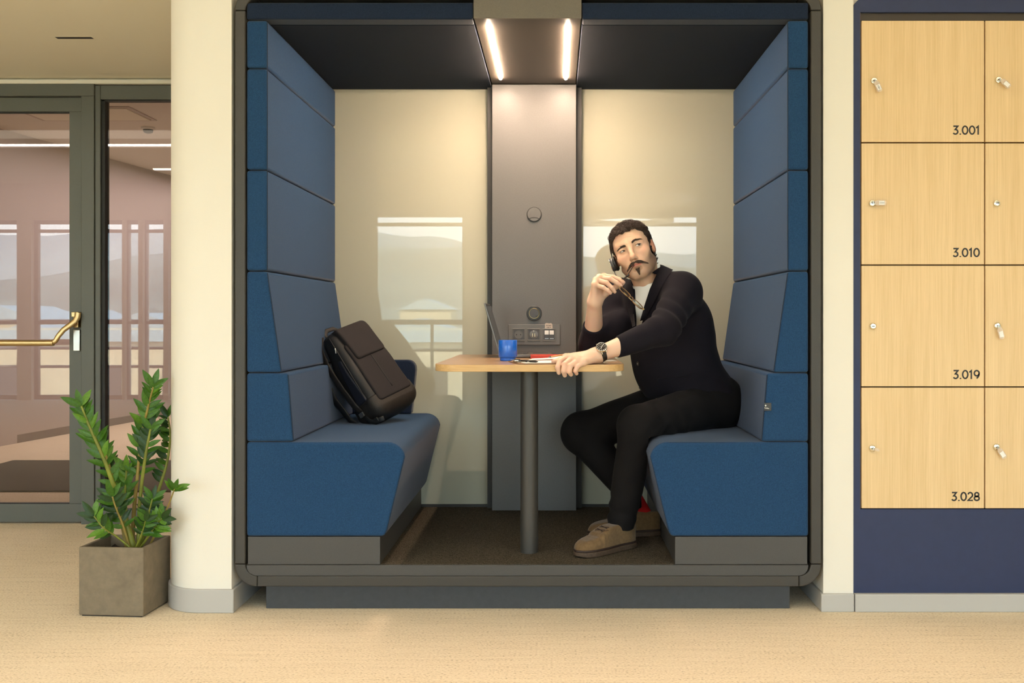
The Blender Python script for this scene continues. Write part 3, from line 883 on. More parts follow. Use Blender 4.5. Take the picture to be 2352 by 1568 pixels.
# ------------------------------------------------------------------ table
TZ = 0.889
table = thing('table', 'oak topped pod table on one round dark post', 'table', (CX, 0.2, FZ))
tx0, tx1, tr_ = -0.4435, 0.2495, 0.095
out = []
for i in range(11):
    a = math.pi + math.pi / 2 * i / 10
    out.append((tx0 + tr_ * (1 + math.cos(a)), 0.0 + tr_ * (1 + math.sin(a))))
for i in range(11):
    a = 1.5 * math.pi + math.pi / 2 * i / 10
    out.append((tx1 - tr_ * (1 - math.cos(a)), 0.0 + tr_ * (1 + math.sin(a))))
out += [(tx1, PY - 0.001), (tx0, PY - 0.001)]
obj('tabletop', MB().prism(out, TZ - 0.0255, TZ - 0.0008, 'z'), M['oak_edge'], table, smooth=30, bevel=0.0015)
inn = [(tx0 + 0.0012 + (x - tx0) * (tx1 - tx0 - 0.0024) / (tx1 - tx0), 0.0012 + y * 0.997) for x, y in out]
obj('veneer', MB().prism(inn, TZ - 0.0012, TZ, 'z'), M['oak_top'], table, smooth=0)
obj('post', MB().lathe([(0.0337, FZ), (0.0337, TZ - 0.034)], (CX + 0.001, 0.198, 0), 40), mat('post_lacquer', (0.045, 0.042, 0.038), 0.38), table, smooth=40)
obj('mount_plate', MB().lathe([(0.09, TZ - 0.032), (0.09, TZ - 0.0256)], (CX + 0.001, 0.198, 0), 32), M['black'], table, smooth=40)

# ------------------------------------------------------------------ controls on the service panel
def disc(t, name, m, px, py, r0, r1, h0, h1, parent=None):
    c = P(px, py, PY)
    return obj(name, MB().lathe([(r0, h0), (r0, h1 * 0.8), (r1, h1)], c, 40, 'y'), m, parent or t)
k1 = thing('motion_sensor', 'round grey push sensor, upper disc on the grey service panel', 'sensor', P(1227, 492, PY))
disc(k1, 'bezel', M['black'], 1227, 492.5, 0.0345, 0.0335, 0, 0.006)
disc(k1, 'cover', M['panel'], 1227, 492.5, 0.0315, 0.0300, 0.0055, 0.010)
c = P(1227, 502, PY)
obj('lens', MB().tube([c + Vector((0.022 * math.cos(a), -0.0102, -0.004 + 0.0085 * math.sin(a))) for a in [math.radians(10 + 16 * i) for i in range(11)]], 0.0016, 6), M['black'], k1)
k2 = thing('dimmer_knob', 'round black dimmer knob with a gold ring above the sockets', 'knob', P(1227, 719, PY))
disc(k2, 'bezel', M['black'], 1227, 719.5, 0.0345, 0.0325, 0, 0.008)
obj('ring', MB().tube([P(1227, 719.5, PY) + Vector((0.0232 * math.cos(a), -0.0085, 0.0232 * math.sin(a))) for a in [2 * math.pi * i / 40 for i in range(40)]], 0.0013, 6, closed=True), M['gold'], k2)
disc(k2, 'knob', M['darkgrey'], 1227, 719.5, 0.0215, 0.0205, 0.006, 0.020)
obj('pointer', MB().lathe([(0.004, 0.0195), (0.003, 0.0205)], P(1232, 726, PY), 12, 'y'), M['black'], k2)
M['plate'] = mat('socket_plate', (0.14, 0.135, 0.13), 0.25)
sk = thing('socket_plate', 'grey triple socket plate above the table by the blue mug', 'socket', P(1227, 768, PY))
x0, x1, z0, z1 = PX(1167.5, PY), PX(1286.5, PY), PZ(792, PY), PZ(744.5, PY)
obj('plate', MB().box(x0, x1, PY - 0.008, PY, z0, z1), M['plate'], sk, bevel=0.002)
def insert(name, a, b):
    X0, X1, Z0, Z1 = PX(a, PY), PX(b, PY), PZ(782.5, PY), PZ(754, PY)
    f = MB()
    w = 0.005
    f.box(X0, X1, PY - 0.0125, PY - 0.007, Z1 - w, Z1).box(X0, X1, PY - 0.0125, PY - 0.007, Z0, Z0 + w)
    f.box(X0, X0 + w, PY - 0.0125, PY - 0.007, Z0 + w, Z1 - w).box(X1 - w, X1, PY - 0.0125, PY - 0.007, Z0 + w, Z1 - w)
    fr = obj(name, f, M['plate'], sk, bevel=0.0012)
    obj('insert', MB().box(X0 + w, X1 - w, PY - 0.0105, PY - 0.007, Z0 + w, Z1 - w), M['darkgrey'], fr, smooth=0)
    return fr, (X0 + X1) / 2, (Z0 + Z1) / 2
s1, xa, za_ = insert('power_socket', 1176.5, 1206)
obj('socket_well', MB().lathe([(0.0195, 0.0095), (0.0195, 0.0125), (0.0170, 0.0125), (0.0165, 0.0112)], (xa, PY, za_), 32, 'y'), M['plate'], s1)
for q in (-0.0095, 0.0095):
    obj('socket_hole', MB().lathe([(0.0028, 0.0105), (0.0028, 0.0119)], (xa + q, PY, za_), 12, 'y'), M['text'], s1)
s2, xa, za_ = insert('charger_socket', 1211, 1241)
obj('charger_face', MB().lathe([(0.0205, 0.0100), (0.0195, 0.0125), (0.012, 0.0135)], (xa, PY, za_), 28, 'y'), M['plate'], s2)
for q in (-0.005, 0.005):
    obj('port', MB().box(xa + q - 0.0022, xa + q + 0.0022, PY - 0.0148, PY - 0.0125, za_ - 0.010, za_ + 0.006), M['chrome'], s2, bevel=0.0005)
obj('port_mark', MB().box(xa - 0.003, xa + 0.003, PY - 0.0138, PY - 0.012, za_ + 0.016, za_ + 0.0185), M['paper'], s2, smooth=0)
s3, xa, za_ = insert('data_socket', 1246.5, 1276.5)
for q in (-0.0115, 0.0115):
    obj('port_cover', MB().box(xa + q - 0.0098, xa + q + 0.0098, PY - 0.0125, PY - 0.010, za_ + 0.0005, za_ + 0.0195), M['paper'], s3, bevel=0.0008)
    obj('port', MB().box(xa + q - 0.0098, xa + q + 0.0098, PY - 0.0122, PY - 0.010, za_ - 0.0185, za_ - 0.001), M['darkgrey'], s3, bevel=0.0008)
    obj('port_lip', MB().box(xa + q - 0.0088, xa + q + 0.0088, PY - 0.0130, PY - 0.012, za_ - 0.0190, za_ - 0.0165), M['steel'], s3, smooth=0)
# scrap of tape stuck over the plate's top edge
tp = MB()
a = [P(1252, 742.5, PY), P(1256, 741.5, PY), P(1261, 742.5, PY), P(1266, 741.8, PY), P(1268.5, 744, PY)]
b = [P(1251.5, 754, PY), P(1256, 755.2, PY), P(1261, 754.4, PY), P(1265.5, 755.3, PY), P(1269.5, 753.5, PY)]
for lst in (a, b):
    for p in lst: p.y = PY - 0.0095
tp.ribbon(a, b, 0.0012, (0, -1, 0))
tape = setp(obj('tape_scrap', tp, mat('beige_paper_tape', (0.50, 0.42, 0.36), 0.7), smooth=0), 'torn scrap of pale tape on the socket plate top edge', 'tape')
for i, (pxx, pyy, w_) in enumerate([(1255, 746, 2.2), (1258.3, 746, 1.6), (1261, 746.3, 2.2), (1264.2, 746, 1.8), (1256, 750.5, 1.8), (1259, 750.6, 2.4), (1263, 750.4, 1.6)]):
    obj('pencil_mark', MB().box(PX(pxx, PY), PX(pxx + w_, PY), PY - 0.0111, PY - 0.0105, PZ(pyy + 2, PY), PZ(pyy, PY)), M['darkgrey'], tape, smooth=0)
# ------------------------------------------------------------------ distance-field modelling (numpy) for soft shapes
class F3:
    """a bundle of points: three float32 arrays"""
    def __init__(s, x, y, z):
        s.x, s.y, s.z = x, y, z
    def to(s, o, R):
        """into the frame with origin o and axes = columns of R"""
        x, y, z = s.x - o[0], s.y - o[1], s.z - o[2]
        return F3(*(x * R[0][i] + y * R[1][i] + z * R[2][i] for i in range(3)))

def v3(*a): return np.array(a, dtype=np.float64)
def ell(p, c, r):
    x, y, z = (p.x - c[0]) / r[0], (p.y - c[1]) / r[1], (p.z - c[2]) / r[2]
    k0 = np.sqrt(x * x + y * y + z * z) + 1e-9
    x, y, z = x / r[0], y / r[1], z / r[2]
    k1 = np.sqrt(x * x + y * y + z * z) + 1e-9
    return k0 * (k0 - 1) / k1
def sph(p, c, r):
    return np.sqrt((p.x - c[0]) ** 2 + (p.y - c[1]) ** 2 + (p.z - c[2]) ** 2) - r
def cap(p, a, b, ra, rb=None):
    if rb is None: rb = ra
    bx, by, bz = b[0] - a[0], b[1] - a[1], b[2] - a[2]
    L = bx * bx + by * by + bz * bz + 1e-12
    x, y, z = p.x - a[0], p.y - a[1], p.z - a[2]
    t = np.clip((x * bx + y * by + z * bz) / L, 0, 1)
    dx, dy, dz = x - bx * t, y - by * t, z - bz * t
    return np.sqrt(dx * dx + dy * dy + dz * dz) - (ra + (rb - ra) * t)
def rbox(p, c, h, r):
    qx, qy, qz = np.abs(p.x - c[0]) - h[0] + r, np.abs(p.y - c[1]) - h[1] + r, np.abs(p.z - c[2]) - h[2] + r
    return np.sqrt(np.maximum(qx, 0) ** 2 + np.maximum(qy, 0) ** 2 + np.maximum(qz, 0) ** 2) + np.minimum(np.maximum(qx, np.maximum(qy, qz)), 0) - r
def smin(a, b, k):
    h = np.clip(0.5 + 0.5 * (b - a) / k, 0, 1)
    return b * (1 - h) + a * h - k * h * (1 - h)
def smax(a, b, k): return -smin(-a, -b, k)
def uni(k, *ds):
    d = ds[0]
    for e in ds[1:]: d = smin(d, e, k)
    return d
def chain(p, pts, rads, k=0.004):
    d = cap(p, pts[0], pts[1], rads[0], rads[1])
    for i in range(1, len(pts) - 1):
        d = smin(d, cap(p, pts[i], pts[i + 1], rads[i], rads[i + 1]), k)
    return d
def wav(p, f, s=0.0):
    """cheap smooth noise in -1..1"""
    return (np.sin(p.x * f + 1.3 * np.sin(p.y * f * 0.7 + s) + s) * np.sin(p.y * f * 1.1 + 1.7 * np.sin(p.z * f * 0.6 + 2 * s) + 0.7)
            + np.sin(p.z * f * 0.9 + 1.1 * np.sin(p.x * f * 0.8 - s) + 2.1) * 0.6) / 1.6

def nets(fn, lo, hi, h):
    """naive surface nets: mesh of fn < 0 inside the box"""
    n = [int(math.ceil((hi[i] - lo[i]) / h)) + 1 for i in range(3)]
    ax = [(lo[i] + h * np.arange(n[i])).astype(np.float32) for i in range(3)]
    X, Y, Z = np.meshgrid(*ax, indexing='ij')
    f = fn(F3(X, Y, Z)).astype(np.float32)
    s = f < 0
    cnt = np.zeros((n[0] - 1, n[1] - 1, n[2] - 1), np.int8)
    offs = [(i, j, k) for i in (0, 1) for j in (0, 1) for k in (0, 1)]
    for (i, j, k) in offs:
        cnt += s[i:n[0] - 1 + i, j:n[1] - 1 + j, k:n[2] - 1 + k]
    act = np.argwhere((cnt > 0) & (cnt < 8))
    vid = np.full(cnt.shape, -1, np.int64)
    vid[act[:, 0], act[:, 1], act[:, 2]] = np.arange(len(act))
    vals = {o: f[act[:, 0] + o[0], act[:, 1] + o[1], act[:, 2] + o[2]] for o in offs}
    pos = np.zeros((len(act), 3)); c = np.zeros(len(act))
    for a in offs:
        for d in range(3):
            if a[d] == 0:
                b = list(a); b[d] = 1; b = tuple(b)
                va, vb = vals[a], vals[b]
                m = (va < 0) != (vb < 0)
                t = np.where(m, va / np.where(m, va - vb, 1), 0)
                q = np.array(a, float)[None, :].repeat(len(act), 0)
                q[:, d] += t
                pos += q * m[:, None]; c += m
    pos = np.array(lo)[None, :] + (act + pos / c[:, None]) * h
    faces = []
    for d in range(3):
        e, g_ = [(1, 2), (2, 0), (0, 1)][d]
        sl0 = [slice(None)] * 3; sl1 = [slice(None)] * 3
        sl0[d] = slice(0, n[d] - 1); sl1[d] = slice(1, n[d])
        A, B = s[tuple(sl0)], s[tuple(sl1)]
        for flip in (False, True):
            m = (A & ~B) if not flip else (~A & B)
            id_ = np.argwhere(m)
            ok = (id_[:, e] > 0) & (id_[:, g_] > 0) & (id_[:, e] < n[e] - 1) & (id_[:, g_] < n[g_] - 1)
            id_ = id_[ok]
            q = []
            for (de, dg) in ((-1, -1), (0, -1), (0, 0), (-1, 0)):
                w = id_.copy(); w[:, e] += de; w[:, g_] += dg
                q.append(vid[w[:, 0], w[:, 1], w[:, 2]])
            q = np.stack(q, 1)
            if flip: q = q[:, ::-1]
            faces.append(q)
    fc = np.concatenate(faces)
    fc = fc[(fc >= 0).all(1)]
    return pos, fc

def joinm(*ms):
    vs, fs, n = [], [], 0
    for v, f in ms:
        vs.append(v); fs.append(f + n); n += len(v)
    return np.concatenate(vs), np.concatenate(fs)

def soft(name, vf, material, parent=None, attr=None, smooth_iter=0):
    v, f = vf
    me = bpy.data.meshes.new(name)
    me.vertices.add(len(v)); me.vertices.foreach_set('co', np.asarray(v, np.float32).ravel())
    me.loops.add(len(f) * 4); me.loops.foreach_set('vertex_index', np.asarray(f, np.int32).ravel())
    me.polygons.add(len(f))
    me.polygons.foreach_set('loop_start', np.arange(0, len(f) * 4, 4, dtype=np.int32))
    me.polygons.foreach_set('use_smooth', np.ones(len(f), bool))
    me.update(calc_edges=True)
    me.validate()
    if material: me.materials.append(material)
    for k, col in (attr or {}).items():
        a = me.color_attributes.new(k, 'FLOAT_COLOR', 'POINT')
        a.data.foreach_set('color', np.concatenate([col, np.ones((len(v), 1))], 1).astype(np.float32).ravel())
    o = bpy.data.objects.new(name, me)
    C.objects.link(o)
    if smooth_iter:
        m = o.modifiers.new('smooth', 'SMOOTH'); m.iterations = smooth_iter; m.factor = 0.5
    if parent is not None:
        o.parent = parent
        o.matrix_parent_inverse = root_world(parent).inverted()
    return o

CAMP = v3(0, CAM_Y, CAM_Z)
def hit(fn, px, py, lift=0.0, t0=3.0, t1=4.7):
    """where the line of sight of pixel (px, py) meets the surface fn = 0; returns a point lifted along the outward normal"""
    d = v3((px - VX) / F_PX, 1.0, -(py - VY) / F_PX)
    ts = np.linspace(t0, t1, 700)
    q = CAMP[None, :] + ts[:, None] * d[None, :]
    f = fn(F3(q[:, 0], q[:, 1], q[:, 2]))
    i = np.argmax(f < 0)
    if f[i] >= 0:
        i = int(np.argmin(f))
    p = q[i]
    e = 1e-3
    g_ = []
    for k in range(3):
        a, b = p.copy(), p.copy(); a[k] += e; b[k] -= e
        g_.append(float(fn(F3(*[np.array([t]) for t in a]))[0] - fn(F3(*[np.array([t]) for t in b]))[0]))
    g_ = np.array(g_); g_ /= np.linalg.norm(g_) + 1e-9
    p = p - g_ * float(fn(F3(*[np.array([t]) for t in p]))[0])
    return Vector(p + g_ * lift)
# ------------------------------------------------------------------ the man
def skin_mat():
    m = mat('skin', (0.62, 0.38, 0.25), 0.48, spec=0.35, bump=(700, 0.10, 0.0008), subsurf=0.25)
    nt = m.node_tree
    b = nt.nodes['Principled BSDF']
    a = nt.nodes.new('ShaderNodeVertexColor'); a.layer_name = 'tone'
    nt.links.new(a.outputs['Color'], b.inputs['Base Color'])
    return m
M['skin'] = skin_mat()
M['hair'] = mat('dark_brown_hair', (0.036, 0.021, 0.014), 0.55, spec=0.35, noise=(160, 0.5))
M['beard'] = mat('dark_brown_beard', (0.062, 0.036, 0.023), 0.7, noise=(400, 0.5), bump=(600, 1.0, 0.002))
M['jacket'] = mat('dark_navy_knit', (0.0088, 0.0075, 0.0118), 0.88, spec=0.15, noise=(500, 0.35), bump=(900, 0.35, 0.001), sheen=0.035)
M['trousers'] = mat('black_denim', (0.0078, 0.0070, 0.0074), 0.88, spec=0.15, noise=(400, 0.35), bump=(800, 0.3, 0.001), sheen=0.02)
M['tee'] = mat('white_tee', (0.93, 0.91, 0.87), 0.85, bump=(700, 0.1, 0.001))
M['suede'] = mat('tan_suede', (0.165, 0.104, 0.052), 0.95, spec=0.1, noise=(90, 0.18), bump=(500, 0.3, 0.001), sheen=0.3)
M['sole'] = mat('brown_crepe_sole', (0.070, 0.042, 0.025), 0.7, noise=(120, 0.3))
M['welt'] = mat('dark_welt', (0.030, 0.015, 0.010), 0.6)
M['sock'] = mat('red_sock', (0.62, 0.010, 0.012), 0.85)
M['eyewhite'] = mat('eye_white', (0.72, 0.66, 0.60), 0.15)
M['iris'] = mat('brown_iris', (0.045, 0.022, 0.012), 0.1)
M['horn'] = mat('dark_horn_button', (0.035, 0.028, 0.022), 0.3)

man = thing('person', 'man in a dark navy cardigan jacket sitting on the right bench, glasses to his mouth', 'person', (0.45, 0.5, FZ))

# --- skeleton (world)
def A3(v): return np.array(v, dtype=float)
PEL = v3(0.60, 0.58, 0.70)
NECK = v3(0.377, 0.47, 1.205)
SL, SR = v3(0.500, 0.338, 1.160), v3(0.270, 0.655, 1.150)
EL, WL = v3(0.400, 0.140, 1.012), v3(0.150, 0.070, 0.921)
ER, WR = v3(0.153, 0.535, 0.951), v3(0.1535, 0.365, 1.120)
HL, HR = v3(0.650, 0.500, 0.705), v3(0.555, 0.660, 0.715)
KL, AL = v3(0.312, 0.205, 0.648), v3(0.243, 0.270, 0.270)
KR, AR = v3(0.108, 0.620, 0.572), v3(0.352, 0.475, 0.290)

# torso frame
s_ = (NECK - PEL); s_ /= np.linalg.norm(s_)
f_ = v3(-0.76, -0.65, 0); f_ -= s_ * f_.dot(s_); f_ /= np.linalg.norm(f_)
l_ = np.cross(f_, s_) * -1.0
if l_[1] > 0: l_ = -l_
TR = np.stack([l_, f_, s_], 1)
def T2W(a, b, c): return PEL + l_ * a + f_ * b + s_ * c

def torso(p, g=0.0):
    q = p.to(PEL, TR)
    d = ell(q, (0, 0.012, 0.03), (0.192 + g, 0.148 + g, 0.14 + g))
    d = smin(d, ell(q, (-0.016, 0.032, 0.19), (0.190 + g, 0.155 + g, 0.21 + g)), 0.07)
    d = smin(d, ell(q, (0, -0.012, 0.36), (0.206 + g, 0.128 + g, 0.20 + g)), 0.07)
    d = smin(d, cap(p, SL, SR, 0.060 + g), 0.06)
    d = smin(d, cap(p, SL + v3(-0.02, 0.02, 0.005), NECK + l_ * 0.045 + s_ * 0.0, 0.052 + g, 0.046 + g), 0.05)
    m = (SL + SR) / 2
    d = smin(d, cap(p, m + s_ * 0.0, NECK - s_ * 0.015, 0.088 + g, 0.069 + g), 0.06)
    return d

def arm_l(p):
    e = EL + (WL - EL) * 0.70
    d = cap(p, SL, EL, 0.0695, 0.057)
    d = smin(d, cap(p, EL, e, 0.056, 0.0385), 0.03)
    return d
def arm_r(p):
    e = ER + (WR - ER) * 0.44
    d = cap(p, SR, ER, 0.067, 0.056)
    d = smin(d, cap(p, ER, e, 0.055, 0.043), 0.03)
    return d
def plane(p, o, n):
    return (p.x - o[0]) * n[0] + (p.y - o[1]) * n[1] + (p.z - o[2]) * n[2]
def unit(v): return v / np.linalg.norm(v)
CL = EL + (WL - EL) * 0.70; CLn = unit(unit(WL - EL) + v3(0.15, 0, 0.30))
CR = ER + (WR - ER) * 0.44; CRn = unit(WR - ER)

def folds(p, o, ax, amp, freq, width, s=0.0):
    """ring-like creases about the point o across the axis ax"""
    t = plane(p, o, ax)
    r2 = (p.x - o[0]) ** 2 + (p.y - o[1]) ** 2 + (p.z - o[2]) ** 2
    return amp * np.exp(-r2 / (width * width)) * np.sin(t * freq + 2.2 * wav(p, 14, s) + s)

def jacket_closed(p):
    d = torso(p)
    al = smax(arm_l(p), plane(p, CL, CLn), 0.006)
    ar = smax(arm_r(p), plane(p, CR, CRn), 0.006)
    d = smin(d, al, 0.045)
    d = smin(d, ar, 0.060)
    d = smin(d, sph(p, A3(P(1416, 748, 0.50)), 0.058), 0.05)
    d = d + folds(p, EL + (SL - EL) * 0.25, unit(SL - EL) * 0.8 + unit(EL - WL) * 0.4, 0.0085, 92, 0.075, 0.4)
    d = d + folds(p, SL - s_ * 0.07 - l_ * 0.05, unit(v3(0.5, 0.2, 0.8)), 0.0020, 60, 0.12, 1.9)
    d = d + folds(p, ER + (SR - ER) * 0.2, unit(SR - ER), 0.0040, 110, 0.08, 0.9)
    d = d + folds(p, T2W(0.10, 0.05, 0.10), unit(v3(0.35, 0.1, 0.9)), 0.0045, 60, 0.16, 3.1)
    d = d + 0.0025 * wav(p, 22, 0.6)
    return d
# V opening between the lapels, as a wedge through the front of the torso
vpts = [hit(torso, *q) for q in [(1448, 640), (1524, 594), (1509, 634), (1494, 668), (1480, 712), (1470, 752), (1458, 752), (1457, 690), (1457, 665)]]
vac = [(float((A3(v) - PEL).dot(l_)), float((A3(v) - PEL).dot(s_))) for v in vpts]
def poly_sd(a, c, poly):
    """signed distance to a polygon in 2D (negative inside)"""
    d = np.full(a.shape, 1e9); inside = np.zeros(a.shape, bool)
    n = len(poly)
    for i in range(n):
        x0, y0 = poly[i]; x1, y1 = poly[(i + 1) % n]
        ex, ey = x1 - x0, y1 - y0
        t = np.clip(((a - x0) * ex + (c - y0) * ey) / (ex * ex + ey * ey + 1e-12), 0, 1)
        d = np.minimum(d, (a - x0 - ex * t) ** 2 + (c - y0 - ey * t) ** 2)
        cr = ((y0 <= c) & (y1 > c)) | ((y1 <= c) & (y0 > c))
        xx = x0 + (c - y0) / (ey if abs(ey) > 1e-9 else 1e-9) * ex
        inside ^= cr & (a < xx)
    return np.where(inside, -np.sqrt(d), np.sqrt(d))
def opening(p):
    q = p.to(PEL, TR)
    return np.maximum(poly_sd(q.x, q.z, vac), -q.y)
HEM0 = hit(torso, 1456, 906); HEM1 = hit(torso, 1640, 915)
def hem(p):
    q = p.to(PEL, TR)
    return (0.735 + 0.02 * (p.x - 0.45)) - p.z + 0.010 * np.sin(q.x * 22 + 0.6)
def jacket(p):
    d = jacket_closed(p)
    d = smax(d, hem(p), 0.006)
    d = smax(d, -opening(p), 0.004)
    # neck hole
    d = smax(d, -cap(p, NECK - s_ * 0.02, NECK + s_ * 0.10, 0.064, 0.075), 0.006)
    return d
soft('jacket', nets(jacket, (0.06, 0.02, 0.66), (0.80, 0.84, 1.30), 0.0042), M['jacket'], man)

# --- white tee: torso a little smaller
HC = v3(0.3165, 0.43, 1.318)      # middle of the head
def tee(p):
    d = torso(p, -0.009)
    d = smin(d, cap(p, NECK - s_ * 0.03, NECK + (HC - NECK) * 0.10, 0.070, 0.060), 0.03)
    ax = unit(HC - NECK + f_ * 0.0)
    nk = NECK + f_ * 0.03
    return smax(d, plane(p, nk + ax * 0.004, unit(ax - 0.28 * f_)), 0.004)
soft('tee_shirt', nets(tee, (0.15, 0.22, 0.95), (0.60, 0.74, 1.28), 0.004), M['tee'], man)

# --- trousers
def trousers(p):
    q = p.to(PEL, TR)
    d = ell(q, (0, -0.005, 0.005), (0.185, 0.142, 0.125))
    lt = smin(cap(p, HL, KL, 0.098, 0.0765), cap(p, KL, AL + v3(0, 0, -0.06), 0.073, 0.051), 0.03)
    lt = smin(lt, sph(p, HL + v3(0.01, 0.02, 0.0), 0.105), 0.04)
    rt = smin(cap(p, HR, KR, 0.098, 0.084), cap(p, KR, AR, 0.080, 0.052), 0.03)
    lt = smax(lt, plane(p, AL + v3(0, 0, -0.020), unit(unit(AL - KL) + v3(0, 0, -1.2))), 0.006)
    rt = smax(rt, plane(p, AR + v3(0, 0, -0.004), unit(unit(AR - KR) + v3(0, 0, -0.5))), 0.006)
    d = smin(d, lt, 0.05)
    d = smin(d, rt, 0.03)
    d = d + folds(p, KL + v3(0.06, 0.0, -0.05), unit(v3(0.6, 0.2, -0.8)), 0.0055, 95, 0.075, 0.2)
    d = d + folds(p, KL + v3(0.16, 0.06, -0.03), unit(v3(0.8, 0.3, 0.5)), 0.0045, 80, 0.10, 1.2)
    d = d + folds(p, KR + v3(0.07, 0.0, 0.0), unit(v3(0.8, 0.0, -0.6)), 0.005, 85, 0.09, 2.0)
    d = d + folds(p, AL + v3(0.0, 0, 0.04), unit(v3(0.1, 0, 1)), 0.0050, 120, 0.075, 0.5)
    d = d + folds(p, HL + v3(-0.06, -0.06, 0.04), unit(v3(0.9, 0.2, 0.4)), 0.005, 70, 0.10, 0.9)
    d = d + 0.002 * wav(p, 25, 1.1)
    # flattened where he sits
    zc = SZ + 0.0005
    sit = np.where(p.x > 0.345, zc - p.z, -1.0)
    return smax(d, sit, 0.004)
soft('trousers', nets(trousers, (-0.01, 0.08, 0.24), (0.82, 0.84, 0.86), 0.0046), M['trousers'], man)

# --- head
YAW, PIT, ROL = math.radians(14.5), math.radians(5), math.radians(21)
F_ = v3(-math.sin(YAW) * math.cos(PIT), -math.cos(YAW) * math.cos(PIT), math.sin(PIT))
L0 = unit(np.cross(v3(0, 0, 1), F_)); U0 = np.cross(L0, F_) * -1.0
U0 = np.cross(F_, L0) * (1.0 if np.cross(F_, L0)[2] > 0 else -1.0)
U_ = U0 * math.cos(ROL) - L0 * math.sin(ROL); L_ = L0 * math.cos(ROL) + U0 * math.sin(ROL)
HS = 1.035
HR3 = np.stack([L_, F_, U_], 1)
def H2W(x, y, z): return Vector(HC + (L_ * x + F_ * y + U_ * z) * HS)
def hl(p):
    q = p.to(HC, HR3)
    return F3(q.x / HS, q.y / HS, q.z / HS)

def head_local(q, lids=True):
    ax = np.abs(q.x)
    m = F3(ax, q.y, q.z)
    d = ell(q, (0, -0.014, 0.043), (0.0735, 0.092, 0.076))
    d = smin(d, ell(q, (0, 0.034, 0.040), (0.0605, 0.050, 0.056)), 0.03)
    d = smin(d, ell(q, (0, 0.026, -0.012), (0.060, 0.058, 0.070)), 0.03)
    d = smin(d, ell(q, (0, 0.030, -0.066), (0.050, 0.052, 0.042)), 0.03)
    d = smin(d, cap(m, (0.0525, 0.000, -0.050), (0.017, 0.068, -0.094), 0.017, 0.017), 0.028)
    d = smin(d, ell(q, (0, 0.074, -0.096), (0.022, 0.0165, 0.0165)), 0.022)
    d = smin(d, sph(m, (0.0435, 0.056, -0.020), 0.021), 0.022)
    d = smin(d, cap(m, (0.010, 0.0815, 0.027), (0.043, 0.066, 0.030), 0.0095, 0.008), 0.014)
    d = smin(d, ell(q, (0, 0.069, -0.060), (0.030, 0.0245, 0.027)), 0.016)
    # eye sockets
    d = smax(d, -sph(m, (0.0325, 0.0905, 0.0075), 0.0145), 0.014)
    # heavy upper lid fold
    d = smin(d, cap(m, (0.0185, 0.0805, 0.0195), (0.0455, 0.0670, 0.0150), 0.0056, 0.0050), 0.008)
    # nose
    d = smin(d, cap(q, (0, 0.0825, 0.018), (0, 0.1070, -0.030), 0.0078, 0.0098), 0.011)
    d = smin(d, ell(q, (0, 0.1095, -0.0335), (0.0112, 0.0118, 0.0105)), 0.006)
    d = smin(d, ell(m, (0.0112, 0.0970, -0.0385), (0.0062, 0.0100, 0.0064)), 0.008)
    d = smax(d, -ell(m, (0.0068, 0.103, -0.0468), (0.0036, 0.0058, 0.0042)), 0.003)
    # philtrum and lips
    d = smin(d, cap(m, (0, 0.0945, -0.0580), (0.019, 0.0865, -0.0625), 0.0048, 0.0030), 0.005)
    d = smin(d, cap(m, (0, 0.0935, -0.0690), (0.017, 0.0865, -0.0650), 0.0056, 0.0032), 0.005)
    d = smax(d, -cap(m, (0, 0.0995, -0.0636), (0.023, 0.0890, -0.0638), 0.0016, 0.0012), 0.003)
    d = smax(d, -cap(m, (0, 0.0955, -0.0805), (0.012, 0.089, -0.079), 0.0045, 0.004), 0.010)
    # nasolabial fold, frown and forehead lines
    d = smax(d, -cap(m, (0.0195, 0.0900, -0.036), (0.033, 0.0765, -0.062), 0.0018, 0.0015), 0.009)
    d = smax(d, -cap(q, (-0.0045, 0.0925, 0.018), (-0.006, 0.0915, 0.030), 0.0004), 0.003)
    d = smax(d, -cap(q, (0.005, 0.0925, 0.020), (0.0075, 0.0915, 0.030), 0.0004), 0.003)
    for zz, w in ((0.046, 0.030), (0.055, 0.032), (0.063, 0.026)):
        t = (q.z - zz - 0.004 * np.cos(q.x * 70) + 0.002 * np.sin(q.x * 130)) / 0.0016
        d = d + 0.0009 * np.exp(-t * t) * np.clip((w - np.abs(q.x + 0.004)) / 0.012, 0, 1) * (q.y > 0.03)
    # lids
    if lids:
        for sx_, drop in ((1, 0.0), (-1, 0.0011)):
            e = (0.0315 * sx_, 0.0700, 0.0080)
            lid = sph(q, e, 0.0142)
            opn = ell(q, (e[0] + 0.0004 * sx_, e[1] + 0.013, e[2] - 0.0020 + (0.0012 if sx_ > 0 else -0.0002)), (0.0136, 0.016, 0.0042 - drop))
            opn = np.maximum(opn, e[1] - 0.002 - q.y)
            lid = np.maximum(lid, -sph(q, e, 0.0117))
            lid = smax(lid, -opn, 0.0012)
            lid = np.maximum(lid, -(q.y - e[1] + 0.004))
            d = smin(d, lid, 0.0045)
    # ears
    em = F3(ax, q.y, q.z - 0.013)
    ev = ell(em, (0.0755, -0.010, -0.006), (0.0085, 0.0195, 0.031))
    ev = smin(ev, ell(em, (0.0735, -0.004, -0.029), (0.0058, 0.0080, 0.0100)), 0.006)
    ev = smax(ev, -ell(em, (0.0845, -0.008, -0.002), (0.0070, 0.0115, 0.0195)), 0.004)
    ev = smin(ev, cap(em, (0.0735, 0.006, -0.010), (0.0745, 0.0045, -0.020), 0.0042), 0.004)
    d = smin(d, ev, 0.0045)
    return d
